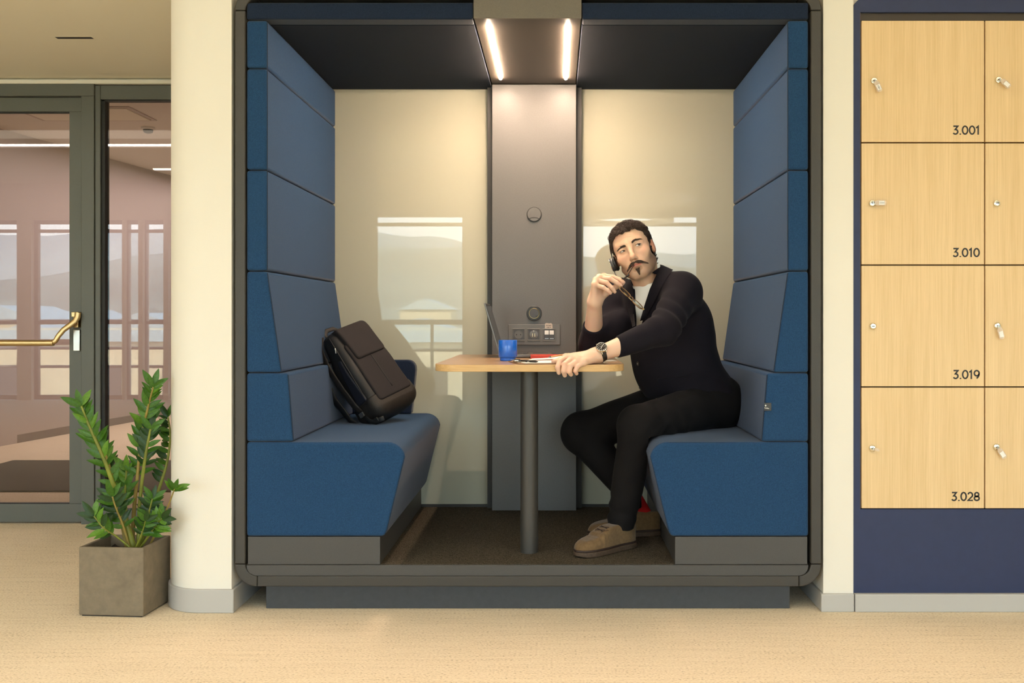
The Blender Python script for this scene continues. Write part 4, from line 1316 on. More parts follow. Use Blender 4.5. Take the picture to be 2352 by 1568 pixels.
def head_neck(p):
    q = hl(p)
    d = head_local(q)
    nk = cap(p, NECK - s_ * 0.05, A3(H2W(0, -0.022, -0.055)), 0.064, 0.055)
    d = smin(d, nk * 1.0 / HS, 0.020)
    # neck muscles
    d = smin(d, cap(p, A3(H2W(0.046, -0.02, -0.065)), NECK + f_ * 0.045 + l_ * 0.015, 0.013, 0.013), 0.026)
    d = smin(d, sph(p, A3(H2W(0.0, 0.006, -0.120)), 0.012), 0.03)
    return d

def head_tone(v):
    q = hl(F3(v[:, 0], v[:, 1], v[:, 2]))
    base = np.array([0.71, 0.455, 0.315]); n = len(v)
    col = np.repeat(base[None, :], n, 0)
    def blend(c, w):
        nonlocal col
        w = np.clip(w, 0, 1)[:, None]
        col = col * (1 - w) + np.array(c)[None, :] * w
    # ruddy cheeks, nose and ears
    blend((0.66, 0.34, 0.23), 0.5 * np.exp(-((np.abs(q.x) - 0.042) ** 2 + (q.z + 0.022) ** 2) / 0.018 ** 2) * (q.y > 0.03))
    blend((0.66, 0.33, 0.225), 0.5 * np.exp(-((q.x) ** 2 + (q.z + 0.028) ** 2) / 0.016 ** 2) * (q.y > 0.085))
    blend((0.66, 0.25, 0.17), 0.6 * (np.abs(q.x) > 0.070) * (q.y < 0.02) * (q.z < 0.035))
    # shaved stubble over jaw, cheek and upper lip
    jaw = np.interp(np.abs(q.x), [0.0, 0.03, 0.05, 0.07], [-0.050, -0.050, -0.040, -0.010])
    st = np.clip((jaw - q.z) / 0.016, 0, 1) * np.clip((q.z + 0.125) / 0.02, 0, 1) * np.clip((q.y + 0.005) / 0.02, 0, 1)
    blend((0.36, 0.225, 0.155), 0.74 * st)
    edge = np.clip((jaw - q.z) / 0.02, 0, 1) * np.clip((np.abs(q.x) - 0.036) / 0.016, 0, 1) * (q.y > -0.005)
    blend((0.20, 0.12, 0.08), 0.60 * edge * np.clip((q.z + 0.12) / 0.02, 0, 1))
    # lips
    lip = np.exp(-((q.z + 0.0640 + 0.10 * np.abs(q.x) * 0) / 0.0062) ** 4) * np.clip((0.022 - np.abs(q.x)) / 0.004, 0, 1) * (q.y > 0.078)
    blend((0.50, 0.15, 0.12), 0.85 * lip)
    # reddish-brown lids: socket shade put into the colour for depth
    for sx_ in (-1, 1):
        blend((0.46, 0.23, 0.15), 0.5 * np.exp(-((q.x - 0.0315 * sx_) ** 2 / 0.016 ** 2 + (q.z - 0.007) ** 2 / 0.009 ** 2)) * (q.y > 0.06))
    return col
hv = nets(head_neck, (0.20, 0.28, 1.135), (0.46, 0.58, 1.475), 0.0017)

# --- hands and bare forearms
def hand(p, W, mcp, fingers, thumb, pr, k=0.0055):
    """mcp: 4 knuckles index..little; fingers: 4 lists of joints after the knuckle; thumb: cmc, mcp, ip, tip"""
    d = None
    rr = [(0.0098, 0.0088, 0.0080, 0.0068), (0.0100, 0.0090, 0.0082, 0.0070), (0.0096, 0.0086, 0.0078, 0.0066), (0.0086, 0.0076, 0.0068, 0.0058)]
    fd = []
    for i in range(4):
        fd.append(chain(p, [mcp[i]] + fingers[i], [r * pr for r in rr[i]], 0.003))
    palm = None
    for i in range(4):
        base = W + (mcp[i] - np.mean(mcp, 0)) * 0.55
        c = cap(p, base, mcp[i], 0.0155 * pr, 0.0112 * pr)
        palm = c if palm is None else smin(palm, c, 0.012)
    for i in range(3):
        palm = smin(palm, cap(p, mcp[i], mcp[i + 1], 0.0100 * pr), 0.008)
    th = chain(p, thumb, [0.0165 * pr, 0.0120 * pr, 0.0098 * pr, 0.0078 * pr], 0.006)
    d = smin(palm, th, 0.012)
    for q in fd:
        d = smin(d, q, 0.0042)
    for i in range(4):           # knuckles
        d = smin(d, sph(p, mcp[i], 0.0112 * pr), 0.006)
    return d
# left hand: laid on the table, four fingers folded over its front edge
mcpL = [v3(0.036, 0.036, 0.914), v3(0.0575, 0.018, 0.911), v3(0.0790, 0.006, 0.9055), v3(0.100, 0.000, 0.8985)]
finL = [[v3(0.0130, 0.000, 0.9000), v3(0.0060, -0.0185, 0.8800), v3(0.0105, -0.0125, 0.8610)],
        [v3(0.0305, -0.0165, 0.8905), v3(0.0270, -0.0255, 0.8680), v3(0.0315, -0.0130, 0.8520)],
        [v3(0.0515, -0.0200, 0.8860), v3(0.0470, -0.0275, 0.8660), v3(0.0535, -0.0150, 0.8545)],
        [v3(0.0755, -0.0170, 0.8820), v3(0.0690, -0.0235, 0.8680), v3(0.0735, -0.0140, 0.8580)]]
thL = [v3(0.105, 0.066, 0.908), v3(0.0470, 0.062, 0.9085), v3(0.0130, 0.054, 0.9010), v3(-0.0080, 0.048, 0.8975)]
def lhand(p):
    d = hand(p, WL + v3(-0.012, 0, -0.004), mcpL, finL, thL, 1.14)
    q = EL + (WL - EL) * 0.45
    fa = cap(p, q, WL, 0.0385, 0.0275)
    # flattened wrist
    d = smin(d, fa, 0.018)
    d = smin(d, cap(p, WL, (mcpL[1] + mcpL[2]) / 2 * 0.5 + WL * 0.5, 0.0245, 0.0200), 0.016)
    return smax(d, (TZ + 0.0004) - p.z + np.where(p.y < 0.004, -1.0, 0.0), 0.002)
lhv = nets(lhand, (-0.03, -0.05, 0.83), (0.33, 0.16, 1.05), 0.00145)
# right hand: pinches one temple of the glasses in front of his chin
def PP(px, py, Y): return A3(P(px, py, Y))
mcpR = [PP(1387, 634.5, 0.375), PP(1377, 637, 0.356), PP(1369.5, 643, 0.336), PP(1366, 653, 0.318)]
finR = [[PP(1408, 636, 0.368), PP(1423, 642, 0.362), PP(1432, 648, 0.357)],
        [PP(1401, 640, 0.345), PP(1416, 649, 0.343), PP(1426, 656, 0.346)],
        [PP(1393, 649, 0.325), PP(1405, 661, 0.324), PP(1412, 670, 0.328)],
        [PP(1386, 660, 0.308), PP(1396, 667, 0.306), PP(1402, 673, 0.310)]]
thR = [PP(1377, 684, 0.366), PP(1399, 668, 0.378), PP(1417, 657, 0.372), PP(1430, 650.5, 0.362)]
def rhand(p):
    d = hand(p, WR + v3(0.004, 0, 0.012), mcpR, finR, thR, 1.08)
    q = ER + (WR - ER) * 0.05
    d = smin(d, cap(p, q, WR, 0.043, 0.0280), 0.018)
    d = smin(d, cap(p, WR, (mcpR[1] + mcpR[2]) / 2 * 0.55 + WR * 0.45, 0.0255, 0.0205), 0.016)
    return d
rhv = nets(rhand, (0.08, 0.28, 0.93), (0.30, 0.60, 1.24), 0.0016)
def hand_tone(v, joints):
    col = np.repeat(np.array([[0.75, 0.50, 0.365]]), len(v), 0)
    for j in joints:
        w = 0.5 * np.exp(-((v - j[None, :]) ** 2).sum(1) / 0.011 ** 2)[:, None]
        col = col * (1 - w) + np.array([[0.68, 0.36, 0.27]]) * w
    return col
# hidden body core so that the figure is one whole
def core(p):
    d = torso(p, -0.03)
    for a, b, r in ((SL, EL, 0.035), (SR, ER, 0.035), (EL, EL + (WL - EL) * 0.6, 0.030), (ER, ER + (WR - ER) * 0.3, 0.030), (HL, KL, 0.055), (HR, KR, 0.055), (KL, KL + (AL - KL) * 0.8, 0.032), (KR, KR + (AR - KR) * 0.75, 0.032)):
        d = smin(d, cap(p, a, b, r), 0.03)
    return d
cv = nets(core, (0.0, 0.08, 0.23), (0.80, 0.82, 1.25), 0.010)
tones = np.concatenate([head_tone(hv[0]), hand_tone(lhv[0], mcpL + [f[0] for f in finL] + [f[1] for f in finL]),
                        hand_tone(rhv[0], mcpR + [f[0] for f in finR] + [f[2] for f in finR]), np.repeat(np.array([[0.66, 0.415, 0.285]]), len(cv[0]), 0)])
soft('body', joinm(hv, lhv, rhv, cv), M['skin'], man, attr={'tone': tones})

# finger nails
M['nail'] = mat('finger_nail', (0.74, 0.46, 0.34), 0.25)
def nail(a, b, nrm, w):
    a, b, nrm = Vector(a), Vector(b), Vector(nrm).normalized()
    d = (b - a).normalized(); nrm = (nrm - d * nrm.dot(d)).normalized(); sdw = d.cross(nrm)
    mb = MB()
    g1, g2 = [], []
    for i in range(6):
        t = i / 5
        ww = w * (0.75 + 0.25 * math.sin(math.pi * min(t + 0.2, 1)))
        c = a + (b - a) * t
        g1.append(c - sdw * ww); g2.append(c + sdw * ww)
    mid = [(p + q) / 2 + nrm * w * 0.30 for p, q in zip(g1, g2)]
    mb.ribbon(g1, mid, 0.0004, nrm); mb.ribbon(mid, g2, 0.0004, nrm)
    return mb
for j, rad in zip((0, 1, 2, 3), (0.0068, 0.0070, 0.0066, 0.0058)):
    a, b = finR[j][1], finR[j][2]
    nr = unit(v3(0.25, -0.55, 0.75) - 0)
    dd = unit(b - a); nr = unit(nr - dd * nr.dot(dd))
    obj('finger_nail', nail(a + (b - a) * 0.62 + nr * (rad * 0.94), b + dd * 0.0035 + nr * (rad * 0.72), nr, 0.0046), M['nail'], man, smooth=60)

# --- eyes
gz = unit(v3(0.42, 0.88, 0.16))        # gaze in head axes: to his left and up
for sx_ in (1, -1):
    e = A3(H2W(0.0315 * sx_, 0.0700, 0.0080))
    R = 0.01245 * HS
    ey = obj('eye', MB().lathe([(R * math.sin(t) + 1e-5, R * math.cos(t)) for t in [math.pi * i / 14 for i in range(15)]], e, 24), M['eyewhite'], man, smooth=180)
    gw = L_ * gz[0] + F_ * gz[1] + U_ * gz[2]
    Rm = Vector(gw).to_track_quat('Z', 'Y').to_matrix().to_4x4()
    ri = 0.0061 * HS
    prof = [(ri, math.sqrt(R * R - ri * ri) - 0.0002), (ri * 0.8, math.sqrt(R * R - (ri * 0.8) ** 2) + 0.0004), (ri * 0.35, R + 0.0005), (0.0002, R + 0.0006)]
    ir = MB().lathe(prof, (0, 0, 0), 20); ir.xf(Matrix.Translation(Vector(e)) @ Rm)
    obj('iris', ir, M['iris'], ey, smooth=180)
    oz = -0.0020 + (0.0012 if sx_ > 0 else -0.0002); rz = 0.0042 - (0.0 if sx_ > 0 else 0.0011)
    for nm, sg, rr_ in (('upper_lash', 1, 0.00085), ('lower_lash', -1, 0.0004)):
        pts = []
        for i in range(11):
            t = math.radians(12 + 156 * i / 10)
            xx, zz = 0.0134 * math.cos(t), oz + sg * rz * math.sin(t)
            pts.append(H2W(0.0315 * sx_ + xx, 0.0700 + math.sqrt(max(0.0140 ** 2 - xx * xx - zz * zz, 1e-7)) + 0.0004, 0.0080 + zz))
        obj(nm, MB().tube(pts, rr_, 6), M['beard'], ey, smooth=180)

# --- hair: a cap trimmed to the hairline, then loose curls over it
def hairline(y, x):
    return np.interp(y, [-0.12, -0.075, -0.055, -0.030, -0.026, 0.0130, 0.0135, 0.028, 0.0285, 0.036, 0.050, 0.066, 0.12],
                        [-0.085, -0.090, -0.075, -0.045, 0.026, 0.026, -0.020, -0.022, 0.004, 0.022, 0.046, 0.0745, 0.079])
def hair_base(q):
    d = ell(q, (0, -0.015, 0.044), (0.0785, 0.097, 0.0815))
    d = smin(d, ell(q, (0, 0.032, 0.046), (0.0630, 0.050, 0.0585)), 0.03)
    d = smin(d, ell(q, (0, -0.056, -0.030), (0.064, 0.042, 0.052)), 0.03)
    return d
def haircap(p):
    q = hl(p)
    ax = np.abs(q.x)
    d = hair_base(q) - 0.001
    hd = head_local(F3(q.x, q.y, q.z), lids=False) - 0.0030
    d = np.where(q.y > 0.0132, np.minimum(d, hd), d)
    d = d - 0.0035 * wav(q, 260, 0.3) - 0.002 * wav(q, 480, 1.0)
    hlz = hairline(q.y + 0.0035 * np.sin(q.z * 260), q.x) + 0.003 * np.sin(q.x * 210 + 0.8)
    hlz = hlz - 0.006 * np.exp(-(q.x / 0.020) ** 2) * (q.y > 0.05)
    return smax(d, (hlz - q.z) * 0.8, 0.004)
soft('hair', nets(haircap, (0.18, 0.28, 1.20), (0.47, 0.58, 1.50), 0.0022), M['hair'], man)
rc = random.Random(4)
curl = MB()
cnt = 0
while cnt < 3400:
    u, w = rc.uniform(-1, 1), rc.uniform(0, 2 * math.pi)
    dd = v3(math.sqrt(1 - u * u) * math.cos(w), math.sqrt(1 - u * u) * math.sin(w), u)
    o = v3(0, -0.012, 0.035)
    ts = np.linspace(0.03, 0.14, 80)
    fv = hair_base(F3(o[0] + dd[0] * ts, o[1] + dd[1] * ts, o[2] + dd[2] * ts))
    i = int(np.argmax(fv > 0))
    p0 = o + dd * ts[i]
    top = p0[2] > 0.075
    hz = float(hairline(p0[1], p0[0]))
    if p0[2] < hz + (0.002 if not top else -0.003):
        continue
    if p0[2] < 0.03 and p0[1] > -0.02 and rc.random() < 0.6:
        continue
    n_ = dd
    t1 = unit(np.cross(n_, v3(rc.uniform(-1, 1), rc.uniform(-1, 1), rc.uniform(-1, 1)))); t2 = np.cross(n_, t1)
    R = rc.uniform(0.0032, 0.0068) * (1.1 if top else (1.15 if (p0[2] < 0.0 and p0[1] < -0.03) else 0.75))
    nape = p0[2] < 0.0 and p0[1] < -0.03
    lift = rc.uniform(-0.001, 0.0085 if top else (0.0065 if nape else 0.0025))
    turns = rc.uniform(0.7, 1.5)
    ph = rc.uniform(0, 6.28)
    drift = unit(v3(0, 0.5, -0.35)) * rc.uniform(0.0, 0.010)
    nn = 12
    pts = []
    for k in range(nn):
        a = ph + 2 * math.pi * turns * k / (nn - 1)
        q = p0 + n_ * (lift + 0.35 * R * math.sin(a + 1.0)) + t1 * R * math.cos(a) + t2 * R * math.sin(a) + drift * k / nn
        pts.append(H2W(*q))
    rw = rc.uniform(0.0006, 0.0011) * HS
    curl.tube(pts, [rw * (0.5 + 0.5 * math.sin(math.pi * (k + 0.6) / nn)) for k in range(nn)], 3)
    cnt += 1
co_ = obj('curls', curl, M['hair'], man, smooth=180, fixn=False)
co_['kind'] = 'stuff'

# --- brows, moustache, chin beard: strands laid on the skin
def face_y(x, z):
    ys = np.linspace(0.13, 0.02, 240)
    f = head_local(F3(np.full(240, x), ys, np.full(240, z)), lids=False)
    i = int(np.argmax(f < 0))
    return float(ys[i])
rs = random.Random(9)
def strands(name, region, n, direc, ln, rad, lift, mt=None, thick=0.0):
    mb = MB()
    k = 0; tries = 0
    while k < n and tries < n * 40:
        tries += 1
        r = region()
        if r is None: continue
        x, z = r
        dx, dz = direc(x, z)
        l_n = ln * rs.uniform(0.7, 1.25)
        pts = []
        li = rs.uniform(0, thick)
        for i in range(4):
            t = i / 3
            xx, zz = x + dx * l_n * t, z + dz * l_n * t
            y = face_y(xx, zz) + lift * (0.25 + 1.0 * math.sin(math.pi * min(t + 0.15, 0.85))) + li
            pts.append(H2W(xx, y, zz))
        mb.tube(pts, [rad * HS * a for a in (0.7, 1.0, 0.8, 0.25)], 4)
        k += 1
    o = obj(name, mb, mt or M['beard'], man, smooth=180, fixn=False)
    o['kind'] = 'stuff'
    return o
def brow(sx_):
    x0, z0, x1, z1, x2, z2 = (0.0125, 0.0225, 0.030, 0.0325, 0.0485, 0.0260) if sx_ > 0 else (0.0110, 0.0185, 0.029, 0.0245, 0.0485, 0.0185)
    def reg():
        t = rs.random()
        x = (1 - t) ** 2 * x0 + 2 * t * (1 - t) * x1 + t * t * x2
        z = (1 - t) ** 2 * z0 + 2 * t * (1 - t) * z1 + t * t * z2
        return sx_ * x, z + rs.uniform(-1, 1) * 0.0042 * (1 - 0.55 * t)
    return strands('eyebrow', reg, 240, lambda x, z: (sx_ * 0.9, 0.35 if abs(x) < 0.03 else -0.25), 0.0068, 0.00055, 0.0010)
brow(1); brow(-1)
def mous():
    x = rs.uniform(-1, 1)
    xx = abs(x) * 0.038
    zc = np.interp(xx, [0, 0.010, 0.022, 0.032, 0.038], [-0.0535, -0.0540, -0.0575, -0.0635, -0.0670])
    hw = np.interp(xx, [0, 0.004, 0.016, 0.028, 0.038], [0.0022, 0.0046, 0.0056, 0.0044, 0.0018])
    return (xx if x > 0 else -xx), zc + rs.uniform(-1, 1) * hw
strands('moustache', mous, 1150, lambda x, z: ((1 if x > 0 else -1) * 0.85, -0.55), 0.0080, 0.00055, 0.0022, thick=0.0032)
def goat():
    t = rs.random()
    return rs.uniform(-1, 1) * (0.0088 * (1 - t) + 0.0022 * t) , -0.0755 - 0.0235 * t
strands('chin_beard', goat, 330, lambda x, z: (-x * 12, -1.0), 0.0065, 0.00052, 0.0016, thick=0.0018)

# --- collar and lapels lying on the jacket
def lapel(name, inner, outer, lift):
    a = [hit(jacket_closed, *q, lift=lift) for q in inner]
    b = [hit(jacket_closed, *q, lift=lift * 0.9) for q in outer]
    return obj(name, MB().ribbon(a, b, 0.0035, None), M['jacket'], man, smooth=60, bevel=0.001)
def nrm_ribbon(name, inner, outer, lift, th):
    mb = MB()
    a = [hit(jacket_closed, *q, lift=lift) for q in inner]
    b = [hit(jacket_closed, *q, lift=lift) for q in outer]
    for i in range(len(a)):
        pass
    vs, fs = [], []
    cam_n = Vector((0.0, -1.0, 0.25)).normalized()
    m = 5
    for i in range(len(a)):
        for j in range(m):
            t = j / (m - 1)
            q = a[i].lerp(b[i], t)
            bulge = 0.003 * math.sin(math.pi * t)
            vs.append(q + cam_n * bulge)
    n1 = len(vs)
    vs += [v - cam_n * th for v in vs]
    for i in range(len(a) - 1):
        for j in range(m - 1):
            k = i * m + j
            fs.append((k, k + 1, k + m + 1, k + m)); fs.append((n1 + k, n1 + k + m, n1 + k + m + 1, n1 + k + 1))
    for i in range(len(a) - 1):
        for k, s2 in ((i * m, 1), (i * m + m - 1, -1)):
            q = (k, k + m, n1 + k + m, n1 + k)
            fs.append(q if s2 > 0 else q[::-1])
    for j in range(m - 1):
        fs.append((j, n1 + j, n1 + j + 1, j + 1))
        k = (len(a) - 1) * m + j
        fs.append((k + 1, n1 + k + 1, n1 + k, k))
    return obj(name, MB().add(vs, fs), M['jacket'], man, smooth=60)
nrm_ribbon('lapel', [(1519, 594), (1516, 613), (1507, 636), (1494, 664), (1482, 700), (1476, 722), (1472, 736)],
           [(1532, 596), (1546, 614), (1536, 636), (1521, 662), (1504, 694), (1491, 716), (1483, 734)], 0.005, 0.004)
nrm_ribbon('lapel', [(1449, 642), (1457, 662), (1457, 690), (1458, 720), (1460, 750)],
           [(1438, 650), (1436, 672), (1441, 694), (1446, 720), (1452, 750)], 0.005, 0.004)
# collar stand round the back of the neck
cpts, crad = [], []
for i in range(15):
    a = math.radians(14 + 152 * i / 14)
    cpts.append(Vector(NECK + s_ * (0.012 + 0.010 * math.sin(a)) * -1 + s_ * 0.03 + l_ * 0.070 * math.cos(a) - f_ * 0.066 * math.sin(a)))
obj('collar', MB().tube(cpts, 0.019, 10, flat=0.42, up=None), M['jacket'], man, smooth=180)
# buttons
for (px, py) in ((1466, 835), (1471, 892)):
    c = hit(jacket, px, py, 0.001)
    mb = MB().lathe([(0.0085, 0), (0.0085, 0.002), (0.0065, 0.003), (0.005, 0.0022)], (0, 0, 0), 20)
    nn = (A3(c) - A3(hit(jacket, px, py, -0.01)))
    mb.xf(Matrix.Translation(c) @ Vector(nn).to_track_quat('Z', 'Y').to_matrix().to_4x4())
    bt = obj('button', mb, M['horn'], man, smooth=40)
    for k in range(2):
        q = MB().tube([Vector((-0.003, -0.0012 + 0.0024 * k, 0.0030)), Vector((0.003, -0.0012 + 0.0024 * k, 0.0030))], 0.0005, 5)
        q.xf(Matrix.Translation(c) @ Vector(nn).to_track_quat('Z', 'Y').to_matrix().to_4x4())
        obj('thread', q, M['paper'], bt)
# patch pocket: piped mouth
pk = [hit(jacket, px, py, 0.0008) for px, py in [(1512, 868), (1530, 869), (1550, 868), (1570, 865), (1588, 860)]]
obj('pocket_edge', MB().tube(pk, 0.0020, 6), M['jacket'], man, smooth=180)
pk = [hit(jacket, px, py, 0.0004) for px, py in [(1512, 868), (1512, 880), (1513, 893)]]
obj('pocket_edge', MB().tube(pk, 0.0014, 6), M['jacket'], man, smooth=180)

# --- shoes
def shoe(toe, heel, zf, nm_lab, ankle):
    toe, heel = A3(toe), A3(heel)
    d = toe - heel; Ls = np.linalg.norm(d); ux = d / Ls; uz = v3(0, 0, 1); uy = np.cross(uz, ux)
    R = np.stack([ux, uy, uz], 1)
    o = heel.copy(); o[2] = zf
    def up(p):
        q = p.to(o, R)
        t = q.x / Ls
        hw = np.interp(t, [0, 0.12, 0.35, 0.62, 0.80, 0.93, 1.0], [0.026, 0.034, 0.034, 0.045, 0.045, 0.034, 0.012])
        f = smax(rbox(F3(q.x, q.y, q.z), (Ls * 0.5, 0, 0.05), (Ls * 0.5 - 0.002, 0.07, 0.05), 0.02), (np.abs(q.y) - hw), 0.016)
        topz = np.interp(t, [-0.1, 0.0, 0.30, 0.48, 0.70, 0.88, 1.0, 1.1], [0.132, 0.132, 0.134, 0.106, 0.068, 0.058, 0.043, 0.02])
        f = smax(f, q.z - topz, 0.026)
        f = smax(f, (0.026 - q.z), 0.002)
        f = smax(f, (q.z - 0.03) * 0.16 + np.abs(q.y) - hw - 0.010, 0.012)
        # opening for the leg
        f = smax(f, -ell(q, (Ls * 0.18, 0, 0.155), (0.048, 0.029, 0.040)), 0.004)
        f = f + 0.0012 * np.sin(q.x * 260) * np.exp(-((t - 0.66) / 0.07) ** 2) * (q.z > 0.03)
        return f
    def so(p):
        q = p.to(o, R)
        t = q.x / Ls
        hw = np.interp(t, [-0.05, 0, 0.12, 0.35, 0.62, 0.80, 0.93, 1.0, 1.04], [0.012, 0.029, 0.0375, 0.037, 0.0485, 0.0485, 0.038, 0.016, 0.002])
        f = smax(np.abs(q.y) - hw, np.abs(q.x - Ls / 2) - Ls / 2 - 0.004, 0.02)
        return f, q
    def sole(p):
        f, q = so(p)
        return smax(smax(f, q.z - 0.021, 0.004), -q.z + 0.0005 + 0.010 * np.clip((q.x / Ls - 0.82) / 0.18, 0, 1) ** 2 * 0.6, 0.003)
    def welt(p):
        f, q = so(p)
        return smax(f + 0.001, np.abs(q.z - 0.0245) - 0.0042, 0.002)
    lo = np.minimum(toe, heel) - 0.07; hi = np.maximum(toe, heel) + 0.07
    lo[2] = zf - 0.01; hi[2] = zf + 0.15
    s0 = soft('shoe', nets(up, lo, hi, 0.0026), M['suede'], man)
    soft('sole', nets(sole, lo, hi, 0.0026), M['sole'], s0)
    soft('welt', nets(welt, lo, hi, 0.0022), M['welt'], s0)
    # laces over the tongue
    def surf(t, y):
        zs = np.linspace(0.14, 0.02, 200)
        pt = o[None, :] + ux[None, :] * (t * Ls) + uy[None, :] * y + uz[None, :] * zs[:, None]
        f = up(F3(pt[:, 0], pt[:, 1], pt[:, 2]))
        i = int(np.argmax(f < 0))
        return Vector(pt[i] + uz * 0.0012)
    for t0_, t1_ in ((0.50, 0.53), (0.57, 0.60)):
        for sgn in (1, -1):
            pts = [surf(t0_ + (t1_ - t0_) * (0.5 + 0.5 * sgn * (k / 6 * 2 - 1)), -0.021 + 0.042 * k / 6) for k in range(7)]
            obj('lace', MB().tube(pts, 0.0017, 6), M['welt'], s0, smooth=180)
    # quarter seam
    for sg in (1, -1):
        pts = [surf(0.62 - 0.02 * k, sg * (0.016 + 0.0045 * k)) for k in range(5)]
        obj('seam', MB().tube(pts, 0.0009, 5), M['sole'], s0, smooth=180)
    return s0
shoe(v3(0.0735, 0.105, FZ), v3(0.298, 0.292, FZ), FZ, 'near', AL)
shoe(v3(0.126, 0.440, FZ), v3(0.425, 0.500, FZ), FZ, 'far', AR)
# socks
soft('sock', nets(lambda p: cap(p, AL + v3(0.005, 0.0, 0.03), AL + v3(0.018, 0.012, -0.05), 0.026, 0.026), (0.15, 0.18, 0.18), (0.36, 0.38, 0.36), 0.004), M['sock'], man)
soft('sock', nets(lambda p: cap(p, AR + (KR - AR) * 0.2, AR + v3(0.020, 0.010, -0.045), 0.036, 0.026), (0.22, 0.36, 0.16), (0.46, 0.60, 0.46), 0.004), M['sock'], man)
# ------------------------------------------------------------------ headset on the man's head
hs = thing('headset', 'black single-ear headset with a mic boom on the man\'s head', 'headset', H2W(-0.09, 0, 0))
band = []
for i in range(25):
    a = math.radians(178 - 152 * i / 24)
    band.append(H2W(0.0875 * math.cos(a) - 0.001, -0.012 - 0.012 * math.sin(a), 0.028 + 0.1060 * math.sin(a)))
yk = [H2W(-0.0885, -0.012, 0.031), H2W(-0.0925, -0.010, 0.012), H2W(-0.0935, -0.008, -0.006)]
obj('headband', MB().tube(band, 0.0062, 8, flat=0.32, up=F_ * 0 + L_), M['black'], hs, smooth=180)
obj('headband_lining', MB().tube([b + (Vector(HC) - b).normalized() * -0.0018 for b in band[:8]], 0.0042, 8, flat=0.3, up=L_), mat('brown_leatherette', (0.16, 0.07, 0.05), 0.5), hs, smooth=180)
obj('yoke', MB().tube(yk, 0.0040, 8, flat=0.5, up=L_), M['black'], hs, smooth=180)
Rm = Matrix((U_, F_, -L_)).transposed().to_4x4()      # local z points out of the right ear
def on_ear(prof, c, seg=32):
    return MB().lathe(prof, (0, 0, 0), seg).xf(Matrix.Translation(Vector(c)) @ Rm)
ce = H2W(-0.0800, -0.004, -0.010)
obj('ear_cushion', on_ear([(0.020, -0.004), (0.0285, -0.002), (0.0315, 0.004), (0.0295, 0.010), (0.026, 0.011)], ce), M['black'], hs, smooth=60)
cp = obj('ear_cup', on_ear([(0.0275, 0.010), (0.0285, 0.014), (0.0275, 0.021), (0.023, 0.0245), (0.010, 0.0255)], ce), M['darkgrey'], hs, smooth=60)
obj('cup_ring', MB().tube([Vector(ce) + (Vector(U_) * math.cos(a) + Vector(F_) * math.sin(a)) * 0.0262 + Vector(-L_) * 0.0225 for a in [2 * math.pi * i / 32 for i in range(32)]], 0.0017, 6, closed=True), M['chrome'], cp, smooth=180)
boom = [H2W(-0.0965, 0.010, -0.028), H2W(-0.0960, 0.026, -0.052), H2W(-0.0880, 0.050, -0.078), H2W(-0.0740, 0.072, -0.0905), H2W(-0.0560, 0.088, -0.0930)]
obj('mic_boom', MB().tube(boom, [0.0022, 0.0020, 0.0019, 0.0020, 0.0022], 8), M['black'], hs, smooth=180)
obj('microphone', MB().tube([boom[-1], H2W(-0.049, 0.0925, -0.0925), H2W(-0.040, 0.0965, -0.0905), H2W(-0.037, 0.0975, -0.0895)], [0.0030, 0.0037, 0.0036, 0.0026], 10), M['black'], hs, smooth=180)

# ------------------------------------------------------------------ eyeglasses held by one temple, its tip between his lips
M['tortoise'] = mat('amber_tortoise', (0.30, 0.15, 0.055), 0.22, noise=(160, 0.5, (0.10, 0.045, 0.02)), coat=0.5)
eg = thing('eyeglasses', 'amber framed eyeglasses held by the man, one temple tip in his mouth', 'glasses', P(1450, 682, 0.33))
hA, hB = P(1426, 656, 0.349), P(1481, 709, 0.325)
ub = (hB - hA).normalized()
wd = P(1441.5, 689.5, 0.296) - P(1448, 682, 0.338)
wd = (wd - ub * wd.dot(ub)).normalized()
Lb = (hB - hA).length
def gp(u, w): return hA + ub * (u * Lb) + wd * w
nrmG = ub.cross(wd)
for a, b in ((0.045, 0.445), (0.555, 0.955)):
    pts = []
    for i in range(28):
        t = 2 * math.pi * i / 28
        cu, su = math.cos(t), math.sin(t)
        uu = (a + b) / 2 + (b - a) / 2 * math.copysign(abs(cu) ** 0.72, cu)
        ww = 0.0185 + 0.0195 * math.copysign(abs(su) ** 0.80, su)
        pts.append(gp(uu, ww))
    rm = obj('rim', MB().tube(pts, 0.0019, 8, closed=True, up=nrmG), M['tortoise'], eg, smooth=180)
    n = len(pts)
    obj('lens', MB().add([p + nrmG * 0.0006 for p in pts] + [p - nrmG * 0.0006 for p in pts], [tuple(range(n)), tuple(range(2 * n - 1, n - 1, -1))] + [(i, i + n, (i + 1) % n + n, (i + 1) % n) for i in range(n)]), M['clear'], rm, smooth=0)
obj('bridge', MB().tube([gp(0.44, 0.012), gp(0.47, 0.007), gp(0.50, 0.0055), gp(0.53, 0.007), gp(0.56, 0.012)], 0.0023, 8), M['tortoise'], eg, smooth=180)
for uu in (0.44, 0.56):
    obj('nose_pad', MB().tube([gp(uu, 0.016), gp(uu + (0.5 - uu) * 0.4, 0.022) - nrmG * 0.004], [0.0012, 0.0028], 8), M['clear'], eg, smooth=180)
mth = Vector(H2W(-0.0100, 0.0985, -0.0640))
pin = P(1431, 649.5, 0.359)
obj('temple', MB().tube([gp(0.045, 0.010), hA + (pin - hA) * 0.35, pin, pin.lerp(mth, 0.5), mth, H2W(-0.003, 0.088, -0.0635)], [0.0020, 0.0019, 0.0018, 0.0017, 0.0018, 0.0015], 8), mat('dark_temple', (0.055, 0.022, 0.012), 0.3), eg, smooth=180)
back = -nrmG if (-nrmG).y > 0 else nrmG
